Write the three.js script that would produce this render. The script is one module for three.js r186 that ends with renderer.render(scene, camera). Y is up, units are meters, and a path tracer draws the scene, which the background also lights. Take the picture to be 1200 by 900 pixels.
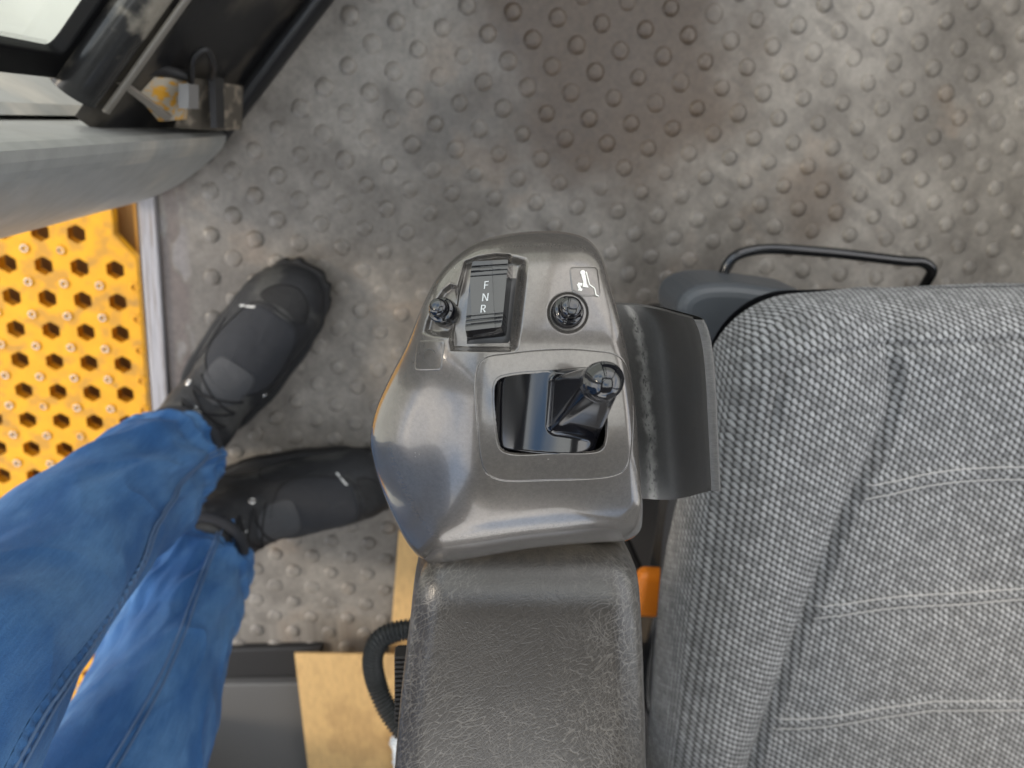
import * as THREE from 'three';
import { FontLoader } from 'three/addons/loaders/FontLoader.js';
import { mergeGeometries } from 'three/addons/utils/BufferGeometryUtils.js';
import { RoundedBoxGeometry } from 'three/addons/geometries/RoundedBoxGeometry.js';

// ---------------------------------------------------------------- camera
const scene = new THREE.Scene();
const V = (x, y, z) => new THREE.Vector3(x, y, z);
const FPX = 866, EYE = V(0, 1, 0);                       // focal length in photo pixels, eye 1 m above the cab floor
const RIGHT = V(0.996006, 0.089281, 0), DOWN = V(-0.029944, 0.334046, 0.942081), FWD = V(0.084110, -0.938319, 0.335385);
const camera = new THREE.PerspectiveCamera(2 * Math.atan(450 / FPX) * 180 / Math.PI, 4 / 3, 0.02, 400);
camera.position.copy(EYE); camera.up.copy(DOWN).negate(); camera.lookAt(EYE.clone().add(FWD));
camera.focus = 0.34; camera.userData.fStop = 9;
scene.add(camera);

// ---------------------------------------------------------------- noise
function rng(seed) { let s = seed >>> 0; return () => { s = (s + 0x6D2B79F5) | 0; let t = Math.imul(s ^ (s >>> 15), 1 | s); t = (t + Math.imul(t ^ (t >>> 7), 61 | t)) ^ t; return ((t ^ (t >>> 14)) >>> 0) / 4294967296; }; }
function hash2(i, j, s) { let h = Math.imul(i, 374761393) ^ Math.imul(j, 668265263) ^ Math.imul(s, 2147483647 ^ 1274126177); h = Math.imul(h ^ (h >>> 13), 1274126177); return ((h ^ (h >>> 16)) >>> 0) / 4294967296; }
function vnoise(x, y, s = 0, per = 0) {
  let i = Math.floor(x), j = Math.floor(y); const fx = x - i, fy = y - j, u = fx * fx * (3 - 2 * fx), v = fy * fy * (3 - 2 * fy);
  let i1 = i + 1, j1 = j + 1;
  if (per) { i = ((i % per) + per) % per; i1 = ((i1 % per) + per) % per; j = ((j % per) + per) % per; j1 = ((j1 % per) + per) % per; }
  const a = hash2(i, j, s), b = hash2(i1, j, s), c = hash2(i, j1, s), d = hash2(i1, j1, s);
  return a + (b - a) * u + (c - a) * v + (a - b - c + d) * u * v;
}
function fbm(x, y, s = 0, o = 4, per = 0) { let r = 0, a = 0.5, n = 0; for (let k = 0; k < o; k++) { r += a * vnoise(x, y, s + k * 17, per); n += a; x *= 2; y *= 2; per *= 2; a *= 0.5; } return r / n; }
const clamp = (x, a = 0, b = 1) => Math.min(b, Math.max(a, x));
const sm = (a, b, x) => { const t = clamp((x - a) / (b - a)); return t * t * (3 - 2 * t); };
const mix = (a, b, t) => a + (b - a) * t;
const mix3 = (a, b, t) => [mix(a[0], b[0], t), mix(a[1], b[1], t), mix(a[2], b[2], t)];
const toS = (c) => Math.round(255 * clamp(c <= 0.0031308 ? 12.92 * c : 1.055 * Math.pow(c, 1 / 2.4) - 0.055));

// ---------------------------------------------------------------- sky and sun
{
  const W = 512, Hh = 256, d = new Float32Array(W * Hh * 4);
  for (let j = 0; j < Hh; j++) for (let i = 0; i < W; i++) {
    const el = ((j + 0.5) / Hh - 0.5) * Math.PI, az = (i + 0.5) / W * 2 * Math.PI, s = Math.sin(el);
    const up = Math.max(s, 0.03), u = Math.cos(az) * Math.cos(el) / (up + 0.25), v = Math.sin(az) * Math.cos(el) / (up + 0.25);
    const cl = sm(0.36, 0.58, fbm(u * 1.7 + 5, v * 1.7 + 9, 3, 5));
    let c = mix3([0.78, 0.88, 1.02], [0.30, 0.52, 0.90], Math.pow(clamp(s), 0.55));
    c = mix3(c, [1.56, 1.52, 1.46], cl * 0.92);
    c = mix3([1.04, 1.02, 0.98], c, sm(0, 0.2, s));
    if (s < 0) c = [0.40, 0.40, 0.38];
    const o = (j * W + i) * 4; d[o] = c[0]; d[o + 1] = c[1]; d[o + 2] = c[2]; d[o + 3] = 1;
  }
  const t = new THREE.DataTexture(d, W, Hh, THREE.RGBAFormat, THREE.FloatType);
  t.mapping = THREE.EquirectangularReflectionMapping; t.colorSpace = THREE.LinearSRGBColorSpace; t.magFilter = THREE.LinearFilter; t.minFilter = THREE.LinearFilter; t.wrapS = THREE.RepeatWrapping; t.needsUpdate = true;
  scene.background = t; scene.environment = t; scene.backgroundIntensity = 1; scene.environmentIntensity = 1;
}
const sun = new THREE.DirectionalLight(0xffedd4, 1.0);
sun.position.set(-4.0, 3.0, -0.7); sun.target.position.set(-0.1, 0.2, 0.3);
sun.castShadow = true; sun.shadow.radius = 22; sun.shadow.mapSize.set(2048, 2048); sun.shadow.bias = -0.0005;
Object.assign(sun.shadow.camera, { left: -2, right: 2, top: 2, bottom: -2, near: 0.5, far: 12 });
scene.add(sun, sun.target);
const renderer = new THREE.WebGLRenderer({ antialias: true });
renderer.setSize(1024, 768); renderer.toneMapping = THREE.LinearToneMapping; renderer.toneMappingExposure = 1.85;
renderer.shadowMap.enabled = true; renderer.shadowMap.type = THREE.PCFSoftShadowMap;

// ---------------------------------------------------------------- helpers
// P: the point at height h met by the sight line through a photo pixel
function P(px, py, h) {
  const d = RIGHT.clone().multiplyScalar((px - 600) / FPX).addScaledVector(DOWN, (py - 450) / FPX).add(FWD);
  return d.multiplyScalar((h - 1) / d.y).add(EYE);
}
function project(p) { const q = p.clone().sub(EYE), w = q.dot(FWD); return [600 + FPX * q.dot(RIGHT) / w, 450 + FPX * q.dot(DOWN) / w, w]; }
// C: cab frame, turned 5 degrees; a across from the sill, b towards the rear
const CA = Math.cos(5.2 * Math.PI / 180), SA = Math.sin(5.2 * Math.PI / 180);
const C = (a, y, b) => V(-0.386 + a * CA - b * SA, y, 0.1 + a * SA + b * CA);
const toCab = (x, z) => { const dx = x + 0.386, dz = z - 0.1; return [dx * CA + dz * SA, -dx * SA + dz * CA]; };
const used = {};
function numbered(n) { if (!(n in used)) { used[n] = 0; return n; } used[n]++; return n + '_' + String(used[n]).padStart(3, '0'); }
function mesh(name, geo, mat, parent) { const m = new THREE.Mesh(geo, mat); m.castShadow = m.receiveShadow = true; m.name = parent ? name : numbered(name); (parent || scene).add(m); return m; }
function thing(name, label, category, pos = V(0, 0, 0), kind) { const g = new THREE.Group(); g.name = numbered(name); g.position.copy(pos); g.userData = { label, category }; if (kind) g.userData.kind = kind; scene.add(g); return g; }
// parts of a thing are authored in world coordinates, then moved into the frame of its base
function settle(g) { const o = g.position; for (const c of g.children) c.position.sub(o); }
function tex(w, h, fn, { srgb = true, rep = true } = {}) {
  const d = new Uint8Array(w * h * 4);
  for (let j = 0; j < h; j++) for (let i = 0; i < w; i++) { const c = fn(i / w, j / h, i, j), o = (j * w + i) * 4; if (srgb) { d[o] = toS(c[0]); d[o + 1] = toS(c[1]); d[o + 2] = toS(c[2]); } else { d[o] = d[o + 1] = d[o + 2] = Math.round(255 * clamp(c)); } d[o + 3] = 255; }
  const t = new THREE.DataTexture(d, w, h); t.magFilter = THREE.LinearFilter; t.minFilter = THREE.LinearMipmapLinearFilter; t.generateMipmaps = true; t.anisotropy = 8;
  if (srgb) t.colorSpace = THREE.SRGBColorSpace; if (rep) t.wrapS = t.wrapT = THREE.RepeatWrapping; t.needsUpdate = true; return t;
}
const lin = (r, g, b) => new THREE.Color().setRGB(r, g, b);
const std = (r, g, b, rough, metal = 0, extra = {}) => new THREE.MeshPhysicalMaterial({ color: lin(r, g, b), roughness: rough, metalness: metal, side: THREE.DoubleSide, ...extra });
// grid surface: nu x nv points from fn(u, v) -> [Vector3, uvx, uvy]
function grid(nu, nv, fn, closeU = false) {
  const pos = [], uv = [], ix = [];
  for (let j = 0; j <= nv; j++) for (let i = 0; i <= nu; i++) { const [p, a, b] = fn(i / nu, j / nv, i, j); pos.push(p.x, p.y, p.z); uv.push(a ?? i / nu, b ?? j / nv); }
  const w = nu + 1;
  for (let j = 0; j < nv; j++) for (let i = 0; i < nu; i++) { const a = j * w + i, b = a + 1, c = a + w, d = c + 1; ix.push(a, c, b, b, c, d); }
  const g = new THREE.BufferGeometry(); g.setAttribute('position', new THREE.Float32BufferAttribute(pos, 3)); g.setAttribute('uv', new THREE.Float32BufferAttribute(uv, 2)); g.setIndex(ix); g.computeVertexNormals();
  if (closeU) { const n = g.attributes.normal; for (let j = 0; j <= nv; j++) { const a = j * w, b = a + nu, x = n.getX(a) + n.getX(b), y = n.getY(a) + n.getY(b), z = n.getZ(a) + n.getZ(b), l = Math.hypot(x, y, z) || 1; for (const k of [a, b]) n.setXYZ(k, x / l, y / l, z / l); } }
  return g;
}
// smooth closed or open curve through 2-D points, n samples
function loop2(pts, n, closed = true, tension = 0.5) {
  const c = new THREE.CatmullRomCurve3(pts.map(p => V(p[0], p[1], 0)), closed, 'centripetal', tension);
  const s = c.getSpacedPoints(n); if (closed) s.pop(); return s.map(p => [p.x, p.y]);
}
function curveFn(keys) { // smooth interpolation through [x, y] keys
  return (x) => {
    const n = keys.length; if (x <= keys[0][0]) return keys[0][1]; if (x >= keys[n - 1][0]) return keys[n - 1][1];
    let k = 0; while (keys[k + 1][0] < x) k++;
    const [x0, y0] = keys[k], [x1, y1] = keys[k + 1], h = x1 - x0, t = (x - x0) / h;
    const m = (i) => i <= 0 ? (keys[1][1] - keys[0][1]) / (keys[1][0] - keys[0][0]) : i >= n - 1 ? (keys[n - 1][1] - keys[n - 2][1]) / (keys[n - 1][0] - keys[n - 2][0]) : (keys[i + 1][1] - keys[i - 1][1]) / (keys[i + 1][0] - keys[i - 1][0]);
    const t2 = t * t, t3 = t2 * t; return (2 * t3 - 3 * t2 + 1) * y0 + (t3 - 2 * t2 + t) * h * m(k) + (-2 * t3 + 3 * t2) * y1 + (t3 - t2) * h * m(k + 1);
  };
}
function sdPoly(poly, x, y) {
  let d = 1e18, s = 1; const n = poly.length;
  for (let i = 0, j = n - 1; i < n; j = i++) {
    const ax = poly[i][0], ay = poly[i][1], ex = poly[j][0] - ax, ey = poly[j][1] - ay, wx = x - ax, wy = y - ay, t = clamp((wx * ex + wy * ey) / (ex * ex + ey * ey + 1e-12));
    const bx = wx - ex * t, by = wy - ey * t; d = Math.min(d, bx * bx + by * by);
    const c1 = y >= ay, c2 = y < poly[j][1], c3 = ex * wy > ey * wx; if ((c1 && c2 && c3) || (!c1 && !c2 && !c3)) s = -s;
  }
  return s * Math.sqrt(d);
}
// rings from a centre out to an outline, then skirts; fn(x, y, k) -> Vector3, k > 0 on the skirt
function rings(outline, centre, nr, power, fn, skirt = [], skip, uvScale = 1) {
  const n = outline.length, pos = [], uv = [], ix = []; const tot = nr + skirt.length;
  const put = (p, a, b) => { pos.push(p.x, p.y, p.z); uv.push(a * uvScale, b * uvScale); };
  const flat = [];
  for (let r = 0; r <= tot; r++) for (let i = 0; i < n; i++) {
    const t = r <= nr ? Math.pow(r / nr, power) : skirt[r - nr - 1][0];
    const x = centre[0] + (outline[i][0] - centre[0]) * t, y = centre[1] + (outline[i][1] - centre[1]) * t;
    const p = fn(x, y, r > nr ? skirt[r - nr - 1] : null); put(p, r <= nr ? p.x : x * 0.00036, r <= nr ? p.z : y * 0.00036 + (r > nr ? skirt[r - nr - 1][1] : 0)); flat.push([x, y]);
  }
  for (let r = 0; r < tot; r++) for (let i = 0; i < n; i++) {
    const j = (i + 1) % n, a = r * n + i, b = r * n + j, c = a + n, d = b + n;
    if (skip && r < nr && skip((flat[a][0] + flat[d][0]) / 2, (flat[a][1] + flat[d][1]) / 2)) continue;
    if (r > 0) ix.push(a, b, c); ix.push(b, d, c);
  }
  const g = new THREE.BufferGeometry(); g.setAttribute('position', new THREE.Float32BufferAttribute(pos, 3)); g.setAttribute('uv', new THREE.Float32BufferAttribute(uv, 2)); g.setIndex(ix); g.computeVertexNormals(); return g;
}
// prism over a plan outline in metres (x, z), between two heights, with a small bevel
function prism(pts, y0, y1, bevel = 0.002, seg = 2) {
  const s = new THREE.Shape(pts.map(p => new THREE.Vector2(p[0], -p[1])));
  const g = new THREE.ExtrudeGeometry(s, { depth: Math.max(1e-4, y1 - y0 - 2 * bevel), bevelEnabled: bevel > 0, bevelThickness: bevel, bevelSize: bevel, bevelOffset: -bevel, bevelSegments: seg, curveSegments: 8 });
  g.rotateX(-Math.PI / 2); g.translate(0, y0 + bevel, 0); return g;
}
const xz = (v) => [v.x, v.z];
function boxAt(c, sx, sy, sz, yaw = -5.2 * Math.PI / 180, r = 0.004) { const g = new RoundedBoxGeometry(sx, sy, sz, 2, Math.min(r, sx / 2.1, sy / 2.1, sz / 2.1)); g.rotateY(yaw); g.translate(c.x, c.y, c.z); return g; }
function tubeAlong(pts, r, seg = 60, rad = 10, closed = false) { return new THREE.TubeGeometry(new THREE.CatmullRomCurve3(pts, closed, 'centripetal'), seg, r, rad, closed); }
function lathe(profile, base, axis, seg = 40) {
  const g = new THREE.LatheGeometry(profile.map(p => new THREE.Vector2(p[0], p[1])), seg);
  g.applyQuaternion(new THREE.Quaternion().setFromUnitVectors(V(0, 1, 0), axis.clone().normalize())); g.translate(base.x, base.y, base.z); return g;
}
// closed surface of a signed distance field by surface nets
function nets(sdf, lo, hi, cell, uvS = 1) {
  const nx = Math.ceil((hi.x - lo.x) / cell) + 1, ny = Math.ceil((hi.y - lo.y) / cell) + 1, nz = Math.ceil((hi.z - lo.z) / cell) + 1;
  const f = new Float32Array(nx * ny * nz), id = (i, j, k) => (k * ny + j) * nx + i;
  for (let k = 0; k < nz; k++) for (let j = 0; j < ny; j++) for (let i = 0; i < nx; i++) f[id(i, j, k)] = sdf(lo.x + i * cell, lo.y + j * cell, lo.z + k * cell);
  const vid = new Int32Array(nx * ny * nz).fill(-1), pos = [], nor = [], uv = [], ix = [];
  for (let k = 0; k < nz - 1; k++) for (let j = 0; j < ny - 1; j++) for (let i = 0; i < nx - 1; i++) {
    let sx = 0, sy = 0, sz = 0, n = 0; const v = [];
    for (let c = 0; c < 8; c++) v.push(f[id(i + (c & 1), j + ((c >> 1) & 1), k + (c >> 2))]);
    for (let c = 0; c < 8; c++) for (const b of [1, 2, 4]) if (!(c & b)) { const a = v[c], e = v[c | b]; if ((a < 0) !== (e < 0)) { const t = a / (a - e); sx += (c & 1) + (b === 1 ? t : 0); sy += ((c >> 1) & 1) + (b === 2 ? t : 0); sz += (c >> 2) + (b === 4 ? t : 0); n++; } }
    if (!n) continue;
    const x = lo.x + (i + sx / n) * cell, y = lo.y + (j + sy / n) * cell, z = lo.z + (k + sz / n) * cell;
    vid[id(i, j, k)] = pos.length / 3; const e = cell * 0.6;
    const gx = sdf(x + e, y, z) - sdf(x - e, y, z), gy = sdf(x, y + e, z) - sdf(x, y - e, z), gz = sdf(x, y, z + e) - sdf(x, y, z - e), l = Math.hypot(gx, gy, gz) || 1;
    pos.push(x, y, z); nor.push(gx / l, gy / l, gz / l); uv.push((x + z * 0.3) * uvS, (z + y) * uvS);
  }
  const quad = (a, b, c, d, flip) => { if (a < 0 || b < 0 || c < 0 || d < 0) return; if (flip) ix.push(a, c, b, a, d, c); else ix.push(a, b, c, a, c, d); };
  for (let k = 1; k < nz - 1; k++) for (let j = 1; j < ny - 1; j++) for (let i = 1; i < nx - 1; i++) {
    const a = f[id(i, j, k)];
    let b = f[id(i + 1, j, k)]; if ((a < 0) !== (b < 0)) quad(vid[id(i, j - 1, k - 1)], vid[id(i, j, k - 1)], vid[id(i, j, k)], vid[id(i, j - 1, k)], a >= 0);
    b = f[id(i, j + 1, k)]; if ((a < 0) !== (b < 0)) quad(vid[id(i - 1, j, k - 1)], vid[id(i, j, k - 1)], vid[id(i, j, k)], vid[id(i - 1, j, k)], a < 0);
    b = f[id(i, j, k + 1)]; if ((a < 0) !== (b < 0)) quad(vid[id(i - 1, j - 1, k)], vid[id(i, j - 1, k)], vid[id(i, j, k)], vid[id(i - 1, j, k)], a >= 0);
  }
  const g = new THREE.BufferGeometry(); g.setAttribute('position', new THREE.Float32BufferAttribute(pos, 3)); g.setAttribute('normal', new THREE.Float32BufferAttribute(nor, 3)); g.setAttribute('uv', new THREE.Float32BufferAttribute(uv, 2)); g.setIndex(ix); return g;
}
const smin = (a, b, k) => { const h = clamp(0.5 + 0.5 * (b - a) / k); return mix(b, a, h) - k * h * (1 - h); };
function roundCone(x, y, z, a, b, ra, rb) { const dx = b.x - a.x, dy = b.y - a.y, dz = b.z - a.z, t = clamp(((x - a.x) * dx + (y - a.y) * dy + (z - a.z) * dz) / (dx * dx + dy * dy + dz * dz)); return Math.hypot(x - a.x - dx * t, y - a.y - dy * t, z - a.z - dz * t) - mix(ra, rb, t); }

// ---------------------------------------------------------------- shared materials
const fineBump = tex(256, 256, (u, v, i, j) => 0.5 * hash2(i, j, 5) + 0.5 * fbm(u * 32, v * 32, 8, 3, 32), { srgb: false });
const rep = (t, x, y = x) => { const c = t.clone(); c.repeat.set(x, y); c.needsUpdate = true; return c; };
const M = {};
const smear = tex(512, 512, (u, v) => 0.30 + 0.45 * fbm(u * 6, v * 6, 21, 5, 6), { srgb: false });
M.blackPlastic = std(0.012, 0.012, 0.013, 0.35, 0, { roughnessMap: rep(smear, 4), bumpMap: rep(fineBump, 40), bumpScale: 0.0001 });
M.rubber = std(0.018, 0.017, 0.017, 0.55);
M.gloss = std(0.006, 0.006, 0.008, 0.09, 0, { ior: 1.65, clearcoat: 0.3, clearcoatRoughness: 0.05 });
M.grip = std(0.02, 0.02, 0.021, 0.5);

// ---------------------------------------------------------------- ground outside and the cab round the frame
{
  const gm = std(0.36, 0.36, 0.32, 0.9, 0, { map: tex(512, 512, (u, v) => { const n = 0.75 + 0.5 * fbm(u * 12, v * 12, 31, 5, 12); return [0.42 * n, 0.42 * n, 0.37 * n]; }) });
  gm.color.set(0xffffff); gm.map.repeat.set(60, 60);
  const g = mesh('ground', new THREE.PlaneGeometry(240, 240).rotateX(-Math.PI / 2).translate(0, -1.5, 0), gm); g.userData = { kind: 'structure', label: 'pale concrete yard outside the cab', category: 'ground' };
}
const cab = thing('cab_shell', 'dark machine cab with floor pan, lower walls, roof and window posts', 'cab', V(0, 0, 0), 'structure');
{
  const dark = std(0.03, 0.03, 0.032, 0.6), lining = std(0.16, 0.16, 0.155, 0.8);
  const panel = (name, a0, a1, y0, y1, b0, b1, m) => mesh(name, boxAt(C((a0 + a1) / 2, (y0 + y1) / 2, (b0 + b1) / 2), a1 - a0, y1 - y0, b1 - b0), m, cab);
  panel('floor_pan', 0.002, 1.40, -0.06, -0.012, -0.12, 1.25, dark);
  panel('floor_pan', 0.16, 1.40, -0.06, -0.012, -0.95, -0.122, dark);
  panel('roof', -0.03, 1.45, 1.72, 1.80, 0.22, 1.25, lining);
  panel('roof', -0.03, 1.45, 1.72, 1.80, -0.95, -0.72, lining);
  panel('roof', -0.03, 0.16, 1.72, 1.80, -0.719, 0.219, lining);
  panel('roof', 1.24, 1.45, 1.72, 1.80, -0.719, 0.219, lining);
  panel('roof_window', 0.165, 1.235, 1.755, 1.757, -0.715, 0.215, std(0.95, 0.97, 0.97, 0.02, 0, { transmission: 1, thickness: 0, ior: 1.5 }));
  panel('wall_panel', 1.40, 1.45, -0.06, 0.55, -0.95, 1.20, dark);
  panel('wall_panel', 0.32, 1.398, -0.06, 0.40, -0.95, -0.90, dark);
  panel('wall_panel', 0.002, 1.398, -0.06, 0.80, 1.20, 1.25, dark);
  panel('post', 1.39, 1.46, 0.551, 1.718, -0.95, -0.88, dark);
  panel('post', 1.39, 1.46, 0.551, 1.718, 1.18, 1.25, dark);
  panel('post', 1.40, 1.46, 0.551, 1.718, 0.35, 0.43, dark);
  panel('wall_panel', -0.03, 0.0, -0.06, 1.718, 0.78, 1.199, dark);
  panel('post', -0.03, 0.05, 0.81, 1.718, 1.201, 1.25, dark);
  panel('post', 0.30, 0.38, 0.401, 1.718, -0.96, -0.89, dark);
}

// ---------------------------------------------------------------- floor mat
const matH = (x, z) => 0.0015 * Math.sin(x * 5 + z * 3) + 0.004 * (fbm(x * 4 + 3, z * 4 + 7, 55, 2) - 0.5) * sm(0.15, 0.6, x);
const EDGE_A = P(262, 168, 0), EDGE_B = P(390, 0, 0);
const edgeX = (z) => EDGE_A.x + (z - EDGE_A.z) * (EDGE_B.x - EDGE_A.x) / (EDGE_B.z - EDGE_A.z);
const MX0 = -0.5, MZ0 = -0.45, MS = 1.6;
{
  const stain = (px, py, r, x, z, s) => { const c = P(px, py, 0); const d = Math.hypot(x - c.x, (z - c.z)) / r; return sm(1.25, 0.45, d + 0.9 * (fbm(x * 14, z * 14, s, 4) - 0.5)); };
  const mp = tex(1600, 1200, (u, v) => {
    const x = MX0 + u * MS, z = MZ0 + v * MS * 0.75;
    const big = fbm(x * 9, z * 9, 61, 5), mid = fbm(x * 30, z * 30, 62, 4), fine = fbm(x * 160, z * 160, 63, 3), speck = fbm(x * 420, z * 420, 66, 2);
    let c = mix3([0.128, 0.114, 0.098], [0.240, 0.219, 0.192], sm(0.30, 0.72, big * 0.6 + mid * 0.4));
    const rust = sm(0.58, 0.76, fbm(x * 12 + 4, z * 12, 64, 4)) * sm(0.38, 0.66, mid);
    c = mix3(c, [0.20, 0.145, 0.10], rust * 0.35);
    let b = Math.max(stain(710, 60, 0.17, x, z, 71), stain(770, 90, 0.15, x, z, 72), stain(640, 10, 0.12, x, z, 73), stain(690, 130, 0.10, x, z, 79), 0.7 * stain(960, 235, 0.06, x, z, 74));
    c = mix3(c, [0.088, 0.064, 0.046], b * 0.95);
    // dark streaks scraped across the right half
    const st = sm(0.60, 0.74, fbm((x * 0.8 + z * 0.6) * 12, (x * 0.6 - z * 0.8) * 60, 77, 4)) * sm(0.25, 0.4, x); c = mix3(c, [0.09, 0.08, 0.07], st * 0.4);
    // scuffed smooth border by the sill
    const [a, bb] = toCab(x, z); const bo = sm(0.062, 0.048, a) * sm(0.005, 0.012, a); const sc = sm(0.45, 0.62, fbm(a * 40, bb * 16, 80, 4)); c = mix3(c, sc > 0.5 ? [0.19, 0.175, 0.175] : [0.10, 0.075, 0.068], bo * 0.7 * Math.abs(sc - 0.5) * 2);
    const k = (0.80 + 0.40 * fine) * (0.86 + 0.28 * speck); return [c[0] * k, c[1] * k, c[2] * k];
  }, { rep: false });
  const rm = tex(1024, 768, (u, v) => { const x = MX0 + u * MS, z = MZ0 + v * MS * 0.75; return 0.20 + 0.26 * fbm(x * 11, z * 11, 81, 5) + 0.10 * fbm(x * 120, z * 120, 82, 2); }, { srgb: false, rep: false });
  const bm = tex(1024, 768, (u, v) => { const x = MX0 + u * MS, z = MZ0 + v * MS * 0.75; return 0.6 * fbm(x * 60, z * 60, 83, 4) + 0.4 * fbm(x * 300, z * 300, 84, 2); }, { srgb: false, rep: false });
  const mm = std(1, 1, 1, 1, 0, { map: mp, roughnessMap: rm, bumpMap: bm, bumpScale: 0.0008, specularIntensity: 0.9 });
  M.mat = mm;
  const uvOf = (x, z) => [(x - MX0) / MS, (z - MZ0) / (MS * 0.75)];
  const mat = thing('floor_mat', 'dusty grey-brown rubber floor mat covered in round studs', 'floor mat', C(0.6, 0, 0));
  const zb0 = -0.42, zb1 = 0.70;
  const startA = (b) => { let a0 = 0.014; for (let k = 0; k < 4; k++) { const p = C(a0, 0, b), ex = edgeX(p.z) - 0.025; if (p.z < EDGE_A.z && p.x < ex) a0 += ex - p.x; } return a0; };
  mesh('mat_sheet', grid(150, 110, (u, v) => { const b = mix(zb0, zb1, v), p = C(mix(startA(b), 1.38, u), 0, b); p.y = matH(p.x, p.z); return [p, ...uvOf(p.x, p.z)]; }), mm, mat);
  // studs on a diagonal square lattice
  const prof = [[0.0116, -0.0012], [0.0110, 0.0006], [0.0093, 0.0027], [0.0061, 0.0040], [0.0024, 0.0044], [0, 0.0044]];
  const stud = new THREE.LatheGeometry(prof.map(p => new THREE.Vector2(p[0], p[1])), 18), R = rng(7);
  const list = [], pitch = 0.05578, an = 6.24 * Math.PI / 180, ca = Math.cos(an), sa = Math.sin(an);
  for (let j = -30; j < 34; j++) for (let i = -30; i < 50; i++) {
    const lx = (i - 0.5 * j) * pitch, lz = 0.5 * j * pitch, x = -0.1065 + lx * ca - lz * sa, z = -0.1193 + lx * sa + lz * ca, [a, b] = toCab(x, z);
    if (a < 0.066 || a > 1.36 || b < zb0 + 0.02 || b > zb1 - 0.02 || (z < EDGE_A.z + 0.02 && x < edgeX(z) + 0.03)) continue;
    const [px, py] = project(V(x, 0, z));
    const inFrame = px > -15 && px < 1215 && py > -15 && py < 915;
    const hidden = (px > 480 && px < 740 && py > 310) || (px > 470 && py > 400) || (px > 880 && py > 375) || (px > 730 && py > 400);
    list.push({ x, z, rank: inFrame && !hidden ? 0 : 1 });
  }
  const rest = []; let n = 0;
  for (const s of list) {
    const g = stud.clone(), k = 0.93 + 0.14 * R(); g.scale(k, 0.5 + 0.6 * R(), k); g.translate(s.x, matH(s.x, s.z), s.z);
    const p = g.attributes.position, uv = g.attributes.uv; for (let q = 0; q < p.count; q++) uv.setXY(q, ...uvOf(p.getX(q), p.getZ(q)));
    if (s.rank === 0 && n < 300) { mesh('stud', g, mm, mat); n++; } else rest.push(g);
  }
  const st = mesh('stud_field', mergeGeometries(rest), mm, mat); st.userData = { kind: 'stuff' };
  settle(mat);
}
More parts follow.
